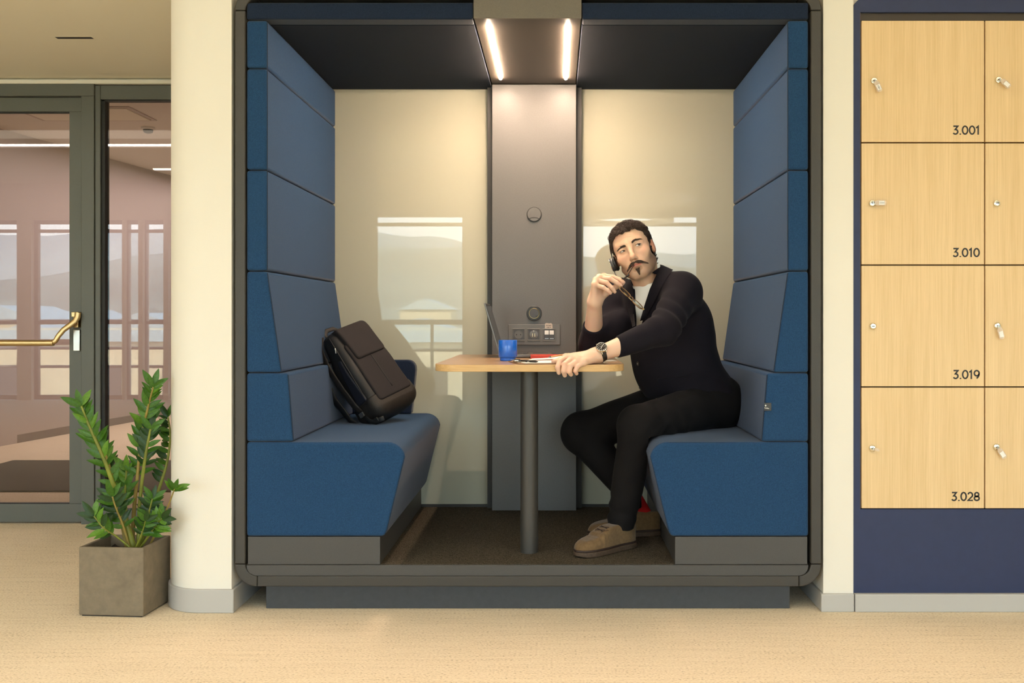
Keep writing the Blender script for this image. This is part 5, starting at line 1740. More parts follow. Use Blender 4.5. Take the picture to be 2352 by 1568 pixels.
obj('temple', MB().tube([gp(0.955, 0.010), gp(1.0, 0.008) + back * 0.004, gp(0.965, 0.000) + back * 0.008, gp(0.60, -0.004) + back * 0.014, gp(0.35, -0.004) + back * 0.014, gp(0.20, 0.002) + back * 0.010], [0.0020, 0.0020, 0.0018, 0.0017, 0.0018, 0.0018], 8), M['gold'], eg, smooth=180)
for uu in (0.0, 1.0):
    obj('hinge', MB().tube([gp(uu * 0.985 + 0.01, 0.0075), gp(uu * 0.985 + 0.01, 0.0125)], 0.0028, 8), M['gold'], eg, smooth=40)

# ------------------------------------------------------------------ wristwatch
wt = thing('wristwatch', 'steel chronograph watch with a black strap on the man\'s left wrist', 'watch', WL)
axw = unit(WL - EL)
cw0 = WL + (EL - WL) * 0.065
dn = v3(-0.15, -0.80, 0.56); dn = unit(dn - axw * dn.dot(axw)); sw = np.cross(axw, dn)
def wrist_pt(a, t=0.0, lift=0.001):
    dirv = dn * math.cos(a) + sw * math.sin(a)
    ts = np.linspace(0.010, 0.055, 120)
    b = cw0 + axw * t
    f = lhand(F3(*[b[i] + dirv[i] * ts for i in range(3)]))
    i = int(np.argmax(f > 0))
    return Vector(b + dirv * (ts[i] + lift))
ring = [2 * math.pi * i / 40 for i in range(41)]
strap = MB().ribbon([wrist_pt(a, -0.0095, 0.0002) for a in ring], [wrist_pt(a, 0.0095, 0.0002) for a in ring], -0.0028)
obj('strap', strap, mat('black_leather_strap', (0.016, 0.012, 0.010), 0.5, bump=(300, 0.3, 0.001)), wt, smooth=60)
cdial = Vector(A3(wrist_pt(0.0, 0.0, 0.0)) + dn * 0.001)
Rw = Matrix((axw, np.cross(dn, axw), dn)).transposed().to_4x4()
def wat(mb): return mb.xf(Matrix.Translation(cdial) @ Rw)
obj('case', wat(MB().lathe([(0.0165, 0.0), (0.0205, 0.002), (0.0210, 0.006), (0.0195, 0.0095), (0.0182, 0.0105), (0.0178, 0.0090)], (0, 0, 0), 40, cap=False)), M['chrome'], wt, smooth=40)
obj('bezel', wat(MB().tube([(0.0187 * math.cos(a), 0.0187 * math.sin(a), 0.0100) for a in ring[:-1]], 0.0011, 6, closed=True)), M['steel'], wt, smooth=180)
dial = obj('dial', wat(MB().lathe([(0.0178, 0.0085), (0.0178, 0.0092)], (0, 0, 0), 40)), mat('brown_black_dial', (0.022, 0.017, 0.014), 0.6, spec=0.15), wt, smooth=40)
for k in range(12):
    a = 2 * math.pi * k / 12
    q = MB().box(-0.0006, 0.0006, 0.0128, 0.0162, 0.0091, 0.0096).xf(Matrix.Rotation(a, 4, 'Z'))
    obj('hour_marker', wat(q), M['paper'], dial, smooth=0)
for (qx, qy) in ((-0.0072, 0), (0.0072, 0), (0, -0.0072)):
    obj('sub_dial', wat(MB().tube([(qx + 0.0040 * math.cos(a), qy + 0.0040 * math.sin(a), 0.0093) for a in ring[::2][:-1]], 0.00035, 5, closed=True)), M['steel'], dial, smooth=180)
for a, ln in ((2.2, 0.0145), (-0.75, 0.0105)):
    obj('hand', wat(MB().box(-0.0006, 0.0006, -0.002, ln, 0.0096, 0.0101).xf(Matrix.Rotation(a, 4, 'Z'))), M['paper'], wt, smooth=0)
for a in (0.0, 0.55, -0.55):
    c_ = (-0.0225 * math.cos(a), 0.0225 * math.sin(a) , 0.005)
    c2 = (-0.0205 * math.cos(a), 0.0205 * math.sin(a), 0.005)
    obj('crown' if a == 0 else 'pusher', wat(MB().tube([c2, c_], 0.0020 if a == 0 else 0.0014, 10)), M['chrome'], wt, smooth=40)
for sgn in (-1, 1):
    for q in (-0.0085, 0.0085):
        obj('lug', wat(MB().tube([(q, sgn * 0.015, 0.006), (q, sgn * 0.0225, 0.0025), (q, sgn * 0.0245, -0.0015)], 0.0019, 8)), M['chrome'], wt, smooth=60)

# ------------------------------------------------------------------ things on the table
# mug
M['mugblue'] = mat('cobalt_glaze', (0.014, 0.135, 0.64), 0.25, coat=0.4, noise=(60, 0.12))
mgx, mgy = PX(1166.3, 0.34), 0.34
mug = thing('mug', 'cobalt blue cup with a stepped foot on the table', 'cup', (mgx, mgy, TZ))
obj('cup_wall', MB().lathe([(0.0290, 0.0003), (0.0310, 0.0015), (0.0312, 0.0105), (0.0350, 0.0135), (0.0368, 0.018), (0.0370, 0.079), (0.0362, 0.0805), (0.0350, 0.079), (0.0345, 0.016), (0.0300, 0.012), (0.001, 0.0115)], (mgx, mgy, TZ), 48, cap=False), M['mugblue'], mug, smooth=50)
obj('coffee', MB().lathe([(0.0344, 0.062), (0.0005, 0.062)], (mgx, mgy, TZ), 32, cap=False), mat('coffee', (0.03, 0.012, 0.005), 0.1), mug, smooth=50)

# laptop, seen from its side
M['alu'] = mat('dark_aluminium', (0.17, 0.165, 0.16), 0.35, metal=0.8)
lpx0, lpx1, ly0, ly1 = -0.236, -0.015, 0.600, 0.905
lp = thing('laptop', 'open dark grey laptop side-on at the back of the table', 'laptop', ((lpx0 + lpx1) / 2, 0.75, TZ))
base = obj('base', MB().box(lpx0, lpx1, ly0, ly1, TZ + 0.0015, TZ + 0.0150), M['alu'], lp, smooth=0, bevel=0.003)
for k in range(4):
    obj('foot', MB().box(*((lpx0 + 0.012, lpx0 + 0.03) if k % 2 else (lpx1 - 0.03, lpx1 - 0.012)), *((ly0 + 0.02, ly0 + 0.05) if k < 2 else (ly1 - 0.05, ly1 - 0.02)), TZ, TZ + 0.002), M['black'], lp, smooth=0)
kb = obj('keyboard', MB().box(lpx0 + 0.02, lpx0 + 0.115, ly0 + 0.02, ly1 - 0.02, TZ + 0.0146, TZ + 0.0154), M['black'], lp, smooth=0)
for r_ in range(5):
    for c_ in range(12):
        obj('key', MB().box(lpx0 + 0.024 + r_ * 0.018, lpx0 + 0.039 + r_ * 0.018, ly0 + 0.025 + c_ * 0.0217, ly0 + 0.043 + c_ * 0.0217, TZ + 0.0154, TZ + 0.0166), M['darkgrey'], kb, smooth=0)
obj('trackpad', MB().box(lpx1 - 0.085, lpx1 - 0.018, 0.70, 0.805, TZ + 0.0148, TZ + 0.0152), M['darkgrey'], lp, smooth=0)
for xx, w_ in ((-0.105, 0.013), (-0.078, 0.006), (-0.060, 0.004)):
    obj('port', MB().box(xx, xx + w_, ly0 - 0.0004, ly0 + 0.002, TZ + 0.006, TZ + 0.0105), M['text'], lp, smooth=0)
up_ = Vector((-0.064, 0, 0.2150)).normalized(); sd_ = Vector((0.2150, 0, 0.064)).normalized()
h0 = Vector((lpx0 + 0.003, 0, TZ + 0.0155))
def lidbox(u0, u1, t0, t1, y0, y1):
    pts = [h0 + up_ * u + sd_ * t for u, t in ((u0, t0), (u0, t1), (u1, t1), (u1, t0))]
    return MB().prism([(p.x, p.z) for p in pts], y0, y1)
lid = obj('lid', lidbox(0.0, 0.224, -0.0065, 0.0, ly0, ly1), M['alu'], lp, smooth=0, bevel=0.0015)
obj('screen_bezel', lidbox(0.004, 0.221, 0.0, 0.0012, ly0 + 0.002, ly1 - 0.002), M['black'], lid, smooth=0)
obj('screen', lidbox(0.016, 0.213, 0.0012, 0.0016, ly0 + 0.010, ly1 - 0.010), mat('laptop_screen', (0.02, 0.02, 0.022), 0.15), lid, smooth=0)
obj('hinge', MB().tube([(lpx0 + 0.004, ly0 + 0.05, TZ + 0.0155), (lpx0 + 0.004, ly1 - 0.05, TZ + 0.0155)], 0.005, 10), M['black'], lp, smooth=40)

# red notebook
nb = thing('notebook', 'red notebook lying behind the papers beside the laptop', 'notebook', (-0.01, 0.5, TZ))
M['red'] = mat('red_cover', (0.62, 0.045, 0.018), 0.45)
def rotbox(x0, x1, y0, y1, z0, z1, ang, piv):
    return MB().box(x0, x1, y0, y1, z0, z1).xf(Matrix.Translation(Vector(piv)) @ Matrix.Rotation(math.radians(ang), 4, 'Z') @ Matrix.Translation(-Vector(piv)))
pv = (-0.02, 0.49, 0)
obj('back_cover', rotbox(-0.104, 0.068, 0.425, 0.560, TZ + 0.0004, TZ + 0.0022, 2, pv), M['red'], nb, smooth=0)
obj('pages', rotbox(-0.100, 0.066, 0.429, 0.556, TZ + 0.0022, TZ + 0.0150, 2, pv), M['paper'], nb, smooth=0)
obj('front_cover', rotbox(-0.104, 0.068, 0.425, 0.560, TZ + 0.0150, TZ + 0.0170, 2, pv), M['red'], nb, smooth=0)
obj('spine', rotbox(-0.104, 0.068, 0.4235, 0.4255, TZ + 0.0004, TZ + 0.0170, 2, pv), M['red'], nb, smooth=0)

# clipboard with sheets
cb = thing('clipboard', 'brown clipboard with white sheets under the man\'s left hand', 'clipboard', (0.0, 0.15, TZ))
c0 = Vector((-0.132, 0.010, 0)); e1 = Vector((0.975, 0.222, 0)).normalized(); e2 = Vector((-e1.y, e1.x, 0))
def cbp(u, v): 
    p = c0 + e1 * u + e2 * v
    return (p.x, p.y)
def slab(poly, z0, z1): return MB().prism(poly, z0, z1, 'z')
cbt = TZ + 0.0002
obj('board', slab([cbp(0, 0), cbp(0.315, 0), cbp(0.315, 0.225), cbp(0, 0.225)], cbt, cbt + 0.003), mat('brown_hardboard', (0.30, 0.17, 0.085), 0.6, noise=(90, 0.25)), cb, smooth=0, bevel=0.0006)
for k, (a, zz) in enumerate(((0.0, 0.0031), (0.012, 0.0037), (-0.006, 0.0043))):
    obj('sheet', slab([cbp(0.024 + a, 0.006 + a), cbp(0.318 + a, 0.006 - a), cbp(0.318 + a, 0.214), cbp(0.024 + a, 0.214)], cbt + zz, cbt + zz + 0.0004), M['paper'], cb, smooth=0)
clip = obj('clip', slab([cbp(0.004, 0.055), cbp(0.036, 0.065), cbp(0.036, 0.160), cbp(0.004, 0.170)], cbt + 0.0045, cbt + 0.0075), M['chrome'], cb, smooth=0, bevel=0.001)
obj('clip_spring', MB().tube([Vector((*cbp(0.014, 0.075), cbt + 0.009)), Vector((*cbp(0.014, 0.150), cbt + 0.009))], 0.0038, 10), M['black'], clip, smooth=40)
obj('clip_lever', slab([cbp(-0.004, 0.070), cbp(0.010, 0.070), cbp(0.010, 0.155), cbp(-0.004, 0.155)], cbt + 0.010, cbt + 0.012), M['chrome'], clip, smooth=0)
# pen lying across the clip end
pn = thing('pen', 'black and silver pen lying at the clipboard\'s clip end by the blue mug', 'pen', (-0.14, 0.12, TZ))
pa, pb_ = Vector((-0.158, 0.150, TZ + 0.0085)), Vector((-0.066, 0.050, TZ + 0.0085))
obj('barrel', MB().tube([pa.lerp(pb_, 0.20), pa.lerp(pb_, 0.9), pb_], [0.0042, 0.0042, 0.0015], 12), M['black'], pn, smooth=40)
obj('cap', MB().tube([pa, pa.lerp(pb_, 0.32)], 0.0048, 12), M['chrome'], pn, smooth=40)
obj('pocket_clip', MB().tube([pa.lerp(pb_, 0.02) + Vector((0, 0, 0.0055)), pa.lerp(pb_, 0.28) + Vector((0, 0, 0.0055))], 0.0012, 6), M['chrome'], pn, smooth=40)
obj('grip_ring', MB().tube([pa.lerp(pb_, 0.60), pa.lerp(pb_, 0.68)], 0.0045, 12), M['chrome'], pn, smooth=40)
# loose sheets, curling, behind the hand
def sheet(name, lab, corners, curl_amp, zlift=0.0):
    a, b, c_, d_ = [Vector((*q, 0)) for q in corners]
    n = 8
    vs, fs = [], []
    for i in range(n + 1):
        for j in range(n + 1):
            u, v = i / n, j / n
            p = a.lerp(b, u).lerp(d_.lerp(c_, u), v)
            z = TZ + 0.0050 + zlift + curl_amp * (u ** 2) * (0.4 + 0.6 * v)
            vs.append((p.x, p.y, z))
    m = len(vs)
    vs += [(x, y, z - 0.0005) for x, y, z in vs]
    W_ = n + 1
    for i in range(n):
        for j in range(n):
            k = i * W_ + j
            fs.append((k, k + W_, k + W_ + 1, k + 1)); fs.append((m + k, m + k + 1, m + k + W_ + 1, m + k + W_))
    rim = [i * W_ for i in range(n + 1)] + [n * W_ + j for j in range(1, n + 1)] + [i * W_ + n for i in range(n - 1, -1, -1)] + [j for j in range(n - 1, 0, -1)]
    for i in range(len(rim)):
        k, k2 = rim[i], rim[(i + 1) % len(rim)]
        fs.append((k, m + k, m + k2, k2))
    return setp(obj(name, MB().add(vs, fs), M['paper'], smooth=180), lab, 'paper')
sheet('folded_paper', 'white folded sheet rising behind the man\'s left hand', [(-0.108, 0.270), (0.030, 0.255), (0.060, 0.40), (-0.095, 0.41)], 0.018, 0.001)
sheet('loose_paper', 'white loose sheet to the right under the man\'s forearm', [(0.175, 0.275), (0.238, 0.290), (0.225, 0.360), (0.165, 0.350)], 0.001, -0.0042)
pc = thing('pencil', 'wooden pencil lying on the folded sheet behind the hand', 'pencil', (0.0, 0.33, TZ))
qa, qb = Vector((-0.030, 0.318, TZ + 0.0140)), Vector((0.052, 0.350, TZ + 0.0270))
obj('shaft', MB().tube([qa.lerp(qb, 0.12), qb], 0.0034, 6), mat('cedar_pencil', (0.55, 0.27, 0.10), 0.5), pc, smooth=0)
obj('point', MB().tube([qa, qa.lerp(qb, 0.12)], [0.0006, 0.0034], 6), M['darkgrey'], pc, smooth=0)

# ------------------------------------------------------------------ backpack leaning on the left bench
bp = thing('backpack', 'black and dark plum backpack leaning on the left bench', 'backpack', (-0.75, 0.75, SZ))
BO = v3(-0.735, 0.735, SZ + 0.006)
uh = unit(v3(-0.245, 0.035, 0.385))
nf = v3(0.84, -0.54, 0.0); nf = unit(nf - uh * nf.dot(uh)); wv = unit(np.cross(uh, nf))
BR = np.stack([wv, nf, uh / 0.93], 1)
BSC = 0.93
def BW(a, b, c): return Vector(BO + wv * a + nf * b + uh * c * BSC)
M['bagblack'] = mat('black_nylon', (0.006, 0.0055, 0.006), 0.6, noise=(300, 0.3), bump=(900, 0.4, 0.001))
M['bagplum'] = mat('plum_black_canvas', (0.0110, 0.0076, 0.0086), 0.85, noise=(400, 0.3), bump=(900, 0.5, 0.001))
M['bagbrown'] = mat('dark_brown_base', (0.014, 0.0095, 0.0065), 0.6, noise=(60, 0.3), bump=(300, 0.4, 0.002))
def bagtaper(q):
    return np.interp(q.z, [0.0, 0.05, 0.25, 0.42, 0.47], [0.066, 0.078, 0.068, 0.048, 0.034])
def bag_body(p):
    q = p.to(BO, BR)
    tb = bagtaper(q)
    hw = np.interp(q.z, [0.0, 0.06, 0.25, 0.44, 0.48], [0.118, 0.132, 0.130, 0.112, 0.090])
    f = smax(np.abs(q.x) - hw, np.abs(q.y - 0.055) - tb, 0.045)
    f = smax(f, np.abs(q.z - 0.232) - 0.236, 0.05)
    return f + 0.0022 * wav(q, 34, 0.4)
blo = np.array([-1.22, 0.45, 0.55]); bhi = np.array([-0.48, 1.02, 1.14])
def bag_upper(p): 
    q = p.to(BO, BR)
    return smax(bag_body(p), 0.098 - q.z + 0.05 * q.y, 0.004)
def bag_base(p):
    q = p.to(BO, BR)
    return smax(bag_body(p) - 0.003, q.z - 0.105 - 0.05 * q.y, 0.006)
soft('body', nets(bag_upper, blo, bhi, 0.0042), M['bagblack'], bp)
soft('base', nets(bag_base, blo, bhi, 0.0042), M['bagbrown'], bp)
def bag_front(p):
    q = p.to(BO, BR)
    f = smax(np.abs(q.x - 0.002) - np.interp(q.z, [0.1, 0.4], [0.103, 0.094]), np.abs(q.z - 0.225) - 0.152, 0.018)
    return smax(smax(f, bag_body(p) - 0.009, 0.008), 0.045 - q.y, 0.004)
soft('front_panel', nets(bag_front, blo, bhi, 0.0038), M['bagplum'], bp)
def bag_flap(p):
    q = p.to(BO, BR)
    f = smax(np.abs(q.x - 0.006) - 0.088, np.abs(q.z - 0.375) - 0.088, 0.020)
    return smax(smax(f, bag_body(p) - 0.019, 0.010), 0.006 - q.y + 0.20 * np.maximum(0.40 - q.z, 0), 0.004)
soft('top_flap', nets(bag_flap, blo, bhi, 0.0038), M['bagplum'], bp)
def bag_side(p):
    q = p.to(BO, BR)
    sgn = -1.0
    f = smax(np.abs(q.y - 0.052) - 0.034, np.abs(q.z - 0.20) - 0.12, 0.02)
    return smax(smax(f, bag_body(p) - 0.006, 0.006), q.x * -sgn + 0.085, 0.004)
def side_sign():
    return 1 if (BW(0.1, 0, 0) - BW(-0.1, 0, 0)).y < 0 else -1
SGN = side_sign()
def bag_pocket(p):
    q = p.to(BO, BR)
    f = smax(np.abs(q.y - 0.070) - (0.012 + 0.10 * np.maximum(0.33 - q.z, 0)), np.abs(q.z - 0.215) - 0.112, 0.012)
    return smax(smax(f, bag_body(p) - 0.005, 0.006), 0.085 - q.x * SGN, 0.004)
soft('side_pocket', nets(bag_pocket, blo, bhi, 0.0038), mat('dark_indigo_nylon', (0.0065, 0.0065, 0.013), 0.6), bp)
def bsurf(a, b, c, dirv, lift):
    """slide from outside towards the bag along local direction"""
    dv = v3(*dirv)
    ts = np.linspace(0.16, -0.10, 260)
    pts = np.array([a, b, c])[None, :] + dv[None, :] * ts[:, None]
    w = BO[None, :] + pts[:, :1] * wv[None, :] + pts[:, 1:2] * nf[None, :] + pts[:, 2:3] * uh[None, :] * BSC
    f = bag_body(F3(w[:, 0], w[:, 1], w[:, 2])) - lift
    i = int(np.argmax(f < 0))
    return Vector(w[i])
# shoulder straps along the near side and the back
e_ = SGN
st1 = [BW(e_ * 0.085, 0.012, 0.470), BW(e_ * 0.118, 0.004, 0.425), BW(e_ * 0.142, 0.012, 0.33), BW(e_ * 0.145, 0.020, 0.22), BW(e_ * 0.143, 0.030, 0.12), BW(e_ * 0.137, 0.036, 0.075)]
obj('shoulder_strap', MB().tube(st1, 0.017, 10, flat=0.28, up=wv * e_), M['bagbrown'], bp, smooth=180)
st2 = [BW(e_ * 0.10, -0.010, 0.45), BW(e_ * 0.135, -0.045, 0.33), BW(e_ * 0.140, -0.060, 0.20), BW(e_ * 0.138, -0.040, 0.07), BW(e_ * 0.132, 0.000, 0.005), BW(e_ * 0.128, 0.03, -0.002)]
obj('shoulder_strap', MB().tube(st2, [0.020, 0.022, 0.020, 0.014, 0.010, 0.009], 10, flat=0.3, up=wv * e_), M['bagblack'], bp, smooth=180)
st3 = [BW(e_ * -0.10, -0.010, 0.45), BW(e_ * -0.10, -0.045, 0.33), BW(e_ * -0.10, -0.050, 0.20), BW(e_ * -0.10, -0.030, 0.07)]
obj('shoulder_strap', MB().tube(st3, 0.020, 10, flat=0.3, up=nf), M['bagblack'], bp, smooth=180)
obj('handle', MB().tube([BW(-0.035, -0.004, 0.462), BW(-0.038, -0.010, 0.488), BW(-0.015, -0.010, 0.502), BW(0.022, -0.008, 0.500), BW(0.036, -0.004, 0.484), BW(0.036, 0.0, 0.460)], 0.010, 8, flat=0.4, up=nf), M['bagblack'], bp, smooth=180)
# zips with metal pulls
zl = [bsurf(e_ * 0.117, 0.085, 0.44 - 0.34 * i / 10, (e_ * 0.7, 0.7, 0), 0.0015) for i in range(11)]
obj('zip', MB().tube(zl, 0.0028, 6), M['bagblack'], bp, smooth=180)
zf = [bsurf(0.0, 0.10, 0.30 - 0.19 * i / 8, (0, 1, 0), 0.0095) for i in range(9)]
obj('zip', MB().tube(zf, 0.0026, 6), M['bagblack'], bp, smooth=180)
for q in (bsurf(e_ * 0.117, 0.085, 0.385, (e_ * 0.7, 0.7, 0), 0.004), bsurf(e_ * 0.06, 0.10, 0.315, (0, 1, 0), 0.012)):
    obj('zip_pull', MB().tube([q, q + Vector((0.004, -0.006, -0.012)), q + Vector((0.0045, -0.006, -0.020))], [0.0030, 0.0022, 0.0030], 8), M['steel'], bp, smooth=60)
bk = BW(e_ * 0.139, 0.036, 0.066)
obj('buckle', MB().box(-0.014, 0.014, -0.0035, 0.0035, -0.010, 0.010).xf(Matrix.Translation(bk) @ Matrix((nf, wv * e_, uh)).transposed().to_4x4()), M['darkgrey'], bp, bevel=0.002)
obj('buckle', MB().box(-0.012, 0.012, -0.004, 0.004, -0.009, 0.009).xf(Matrix.Translation(BW(e_ * 0.128, 0.085, 0.010)) @ Matrix((nf, wv * e_, uh)).transposed().to_4x4()), M['black'], bp, bevel=0.002)
t1 = [BW(e_ * 0.136, 0.036, 0.06), BW(e_ * 0.134, 0.045, 0.025)]
obj('webbing', MB().tube([BW(e_ * 0.137, 0.038, 0.062), BW(e_ * 0.134, 0.055, 0.020), BW(e_ * 0.13, 0.075, 0.004), BW(e_ * 0.126, 0.105, 0.000), BW(e_ * 0.118, 0.118, -0.004)], 0.011, 8, flat=0.22, up=wv * e_), M['bagblack'], bp, smooth=180)

# ------------------------------------------------------------------ potted plant
PLX, PLY = -1.565, 0.050
plant = thing('potted_plant', 'leafy green plant with glossy leaflets in a square taupe planter', 'plant', (PLX, PLY, 0))
Rp = Matrix.Translation((PLX, PLY, 0)) @ Matrix.Rotation(math.radians(-4.5), 4, 'Z')
hw_, hd_, ht_ = 0.1185, 0.103, 0.2455
pm = MB()
o4 = [(-hw_, -hd_), (hw_, -hd_), (hw_, hd_), (-hw_, hd_)]
i4 = [(x * 0.90, y * 0.89) for x, y in o4]
vs = [(x * 0.985, y * 0.985, 0.004) for x, y in o4] + [(x, y, 0.008) for x, y in o4] + [(x, y, ht_) for x, y in o4] + [(x, y, ht_) for x, y in i4] + [(x, y, 0.18) for x, y in i4]
fs = [(3, 2, 1, 0)]
for k in range(4):
    for i in range(4):
        j = (i + 1) % 4
        fs.append((k * 4 + i, k * 4 + j, k * 4 + 4 + j, k * 4 + 4 + i))
fs.append((16, 17, 18, 19))
obj('planter', MB().add(vs, fs).xf(Rp), M['concrete'], plant, smooth=0, bevel=0.0025)
obj('planter_foot', MB().box(-hw_ * 0.93, hw_ * 0.93, -hd_ * 0.93, hd_ * 0.93, 0, 0.005).xf(Rp), M['text'], plant, smooth=0)
so_ = MB()
ns = 14
vs = [(i4[0][0] + (i4[1][0] - i4[0][0]) * i / ns, i4[0][1] + (i4[2][1] - i4[0][1]) * j / ns, 0.205 + 0.006 * math.sin(i * 2.1 + j * 1.3) + rs.uniform(-0.003, 0.003)) for i in range(ns + 1) for j in range(ns + 1)]
fs = [(i * (ns + 1) + j, (i + 1) * (ns + 1) + j, (i + 1) * (ns + 1) + j + 1, i * (ns + 1) + j + 1) for i in range(ns) for j in range(ns)]
obj('soil', so_.add(vs, fs).xf(Rp), M['soil'], plant, smooth=180)
def leafmat(name, c1, c2):
    m = mat(name, c1, 0.38, spec=0.35, noise=(9, 0.2, c2))
    b = m.node_tree.nodes['Principled BSDF']
    return m
LEAF = [leafmat('glossy_leaf', (0.055, 0.155, 0.012), (0.030, 0.085, 0.008)), leafmat('bright_leaf', (0.115, 0.245, 0.018), (0.06, 0.15, 0.012)), leafmat('deep_leaf', (0.020, 0.065, 0.010), (0.010, 0.030, 0.006))]
STEM = [mat('green_stem', (0.17, 0.19, 0.022), 0.45, noise=(14, 0.35)), mat('straw_stem', (0.34, 0.24, 0.06), 0.5, noise=(20, 0.4, (0.20, 0.16, 0.03)))]
def leaf_mesh(name, m):
    vs, fs = [], []
    n = 9
    for i in range(n):
        t = i / (n - 1)
        w = 0.185 * math.sin(math.pi * min(1, t ** 0.85)) ** 0.8 * (1 - 0.15 * t) + (0.012 if i == 0 else 0.0)
        if i == n - 1: w = 0.003
        sag = -0.10 * t * t
        for s_k in (-1, -0.5, 0, 0.5, 1):
            vs.append((t, s_k * w, sag + 0.30 * w * abs(s_k) - 0.0))
    for i in range(n - 1):
        for j in range(4):
            k = i * 5 + j
            fs.append((k, k + 5, k + 6, k + 1))
    me = bpy.data.meshes.new(name)
    me.from_pydata(vs, [], fs)
    me.polygons.foreach_set('use_smooth', [True] * len(me.polygons))
    me.materials.append(m)
    return me
LM = [leaf_mesh('leaf', m) for m in LEAF]
rp_ = random.Random(21)
def bez(pts, n):
    """Catmull-Rom through the points"""
    out = []
    P_ = [pts[0] * 2 - pts[1]] + pts + [pts[-1] * 2 - pts[-2]]
    for i in range(1, len(P_) - 2):
        for k in range(n):
            t = k / n
            a, b, c, d = P_[i - 1], P_[i], P_[i + 1], P_[i + 2]
            out.append(0.5 * ((2 * b) + (c - a) * t + (2 * a - 5 * b + 4 * c - d) * t * t + (3 * b - a - 3 * c + d) * t * t * t))
    out.append(pts[-1])
    return out
def stem(pix, r0, r1, start, n, ln, face, mats, sm=0, spread=52, sides=(1, -1), droop=0.0, tip=3):
    ln = ln * 0.92
    """pix: (px, py, Y); leaflets from fraction `start` to the tip, in pairs"""
    pts = bez([P(*q) for q in pix], 8)
    m = len(pts)
    rad = [r0 + (r1 - r0) * (i / (m - 1)) ** 0.8 for i in range(m)]
    so = obj('stem', MB().tube(pts, rad, 8), STEM[sm], plant, smooth=180)
    inv = so.matrix_parent_inverse.copy()
    fv = Vector(face).normalized()
    def put(p, d, nrm, size, mi):
        d = d.normalized(); nn = (nrm - d * nrm.dot(d)).normalized(); yv = nn.cross(d)
        Mx = Matrix((d * size, yv * size, nn * size)).transposed().to_4x4(); Mx.translation = p
        l = bpy.data.objects.new('leaf', LM[mi])
        C.objects.link(l)
        l.parent = so
        l.matrix_parent_inverse = root_world(so).inverted()
        l.matrix_local = root_world(so).inverted() @ Mx
        l.matrix_parent_inverse = Matrix.Identity(4)
    for k in range(n):
        t = start + (1 - start) * (k + 0.5) / n
        i = min(int(t * (m - 1)), m - 2)
        p = pts[i].lerp(pts[i + 1], t * (m - 1) - i)
        tg_ = (pts[min(i + 2, m - 1)] - pts[i]).normalized()
        across = tg_.cross(fv).normalized()
        for sd in sides:
            a = math.radians(spread + rp_.uniform(-12, 12) - 18 * (t - start))
            tw = rp_.uniform(-0.55, 0.55)
            d = tg_ * math.cos(a) + (across * sd + fv * tw) * math.sin(a) + Vector((0, 0, -droop))
            nr = fv * 0.8 + tg_ * 0.3 + across * sd * rp_.uniform(-0.7, 0.4)
            s = ln * (1.0 - 0.30 * abs(2 * (t - start) / (1 - start) - 0.9)) * rp_.uniform(0.85, 1.15)
            put(p, d, nr, s, rp_.choice(mats))
    for k in range(tip):
        a = (k - (tip - 1) / 2) * 0.75
        tg_ = (pts[-1] - pts[-3]).normalized(); across = tg_.cross(fv).normalized()
        put(pts[-1], tg_ * math.cos(a) + across * math.sin(a) + fv * rp_.uniform(-0.3, 0.4), fv + tg_ * 0.2, ln * rp_.uniform(0.85, 1.05), rp_.choice(mats))
CF = (0.25, -1, 0.15)
stem([(308, 1262, 0.03), (284, 1180, 0.02), (258, 1105, 0.00), (233, 1040, -0.02), (208, 985, -0.03), (187, 932, -0.04)], 0.0125, 0.0035, 0.36, 11, 0.083, CF, [0, 0, 1, 0], 0, 46)
stem([(293, 1262, 0.06), (276, 1180, 0.06), (262, 1110, 0.06), (246, 1055, 0.05), (232, 1018, 0.05)], 0.0085, 0.0045, 0.30, 7, 0.067, CF, [0, 2, 1], 1, 55)
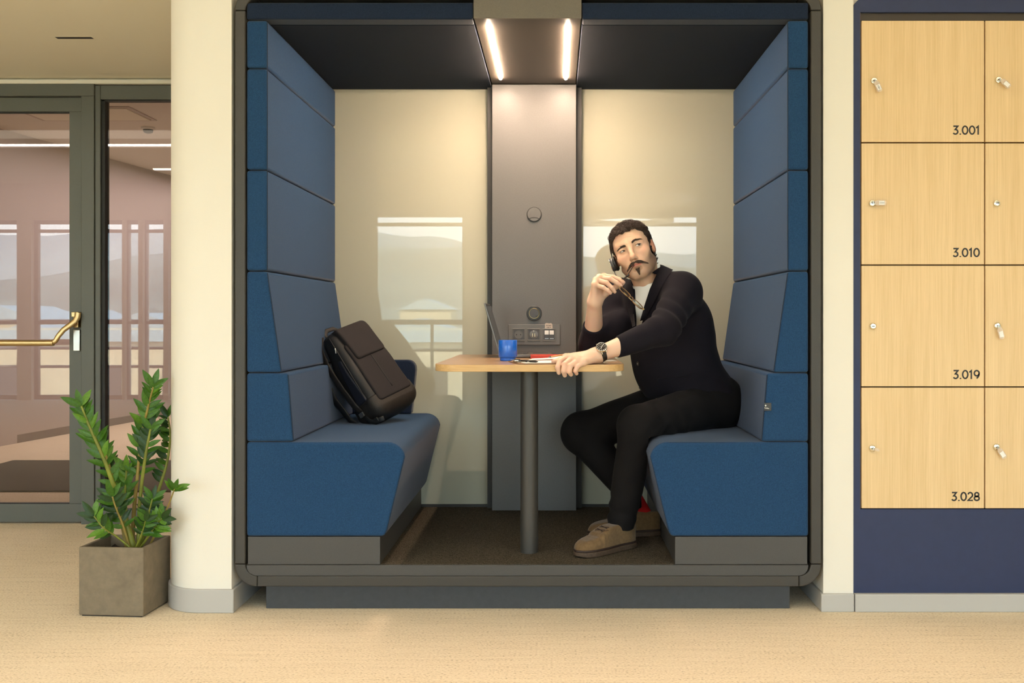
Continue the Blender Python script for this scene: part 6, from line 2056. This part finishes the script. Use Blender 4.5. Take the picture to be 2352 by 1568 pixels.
stem([(303, 1262, 0.08), (308, 1170, 0.08), (316, 1090, 0.07), (326, 1000, 0.05), (340, 935, 0.03), (352, 888, 0.02)], 0.0095, 0.0030, 0.38, 14, 0.081, CF, [0, 0, 1], 1, 48)
stem([(318, 1262, 0.05), (320, 1170, 0.05), (328, 1090, 0.04), (337, 1030, 0.03), (346, 985, 0.03)], 0.0085, 0.0045, 0.55, 7, 0.071, CF, [0, 2], 0, 50)
stem([(318, 1262, 0.09), (346, 1180, 0.10), (366, 1120, 0.11), (384, 1060, 0.11), (391, 1000, 0.11), (386, 958, 0.11)], 0.0090, 0.0030, 0.42, 13, 0.068, (-0.2, -1, 0.5), [2, 2, 0], 0, 76, sides=(-1, -1), tip=2)
stem([(340, 1262, 0.06), (366, 1205, 0.01), (387, 1160, -0.05), (401, 1122, -0.09)], 0.0045, 0.0022, 0.95, 3, 0.061, CF, [1, 0], 1, 45, tip=3)
stem([(300, 1258, 0.0), (268, 1232, -0.02), (238, 1212, -0.05), (216, 1185, -0.06)], 0.0042, 0.0022, 0.40, 7, 0.073, CF, [0, 2, 1], 0, 58)
stem([(298, 1258, 0.02), (282, 1205, 0.0), (266, 1165, -0.02), (258, 1140, -0.03)], 0.0055, 0.0030, 0.25, 8, 0.076, CF, [2, 0, 2], 1, 62)
stem([(322, 1258, 0.02), (342, 1230, -0.01), (358, 1205, -0.03), (372, 1190, -0.04)], 0.0045, 0.0022, 0.35, 7, 0.071, CF, [0, 2, 1], 0, 60)
stem([(318, 1258, 0.06), (335, 1200, 0.05), (345, 1165, 0.05), (350, 1145, 0.05)], 0.0050, 0.0025, 0.35, 8, 0.061, CF, [2, 0], 0, 65)
stem([(312, 1258, -0.01), (322, 1235, -0.03), (330, 1212, -0.04), (334, 1196, -0.05)], 0.0040, 0.0022, 0.40, 6, 0.061, CF, [0, 2], 0, 60)
stem([(305, 1258, 0.05), (292, 1190, 0.06), (288, 1130, 0.06), (290, 1080, 0.06)], 0.0060, 0.0030, 0.45, 7, 0.078, CF, [0, 1, 0], 0, 40)
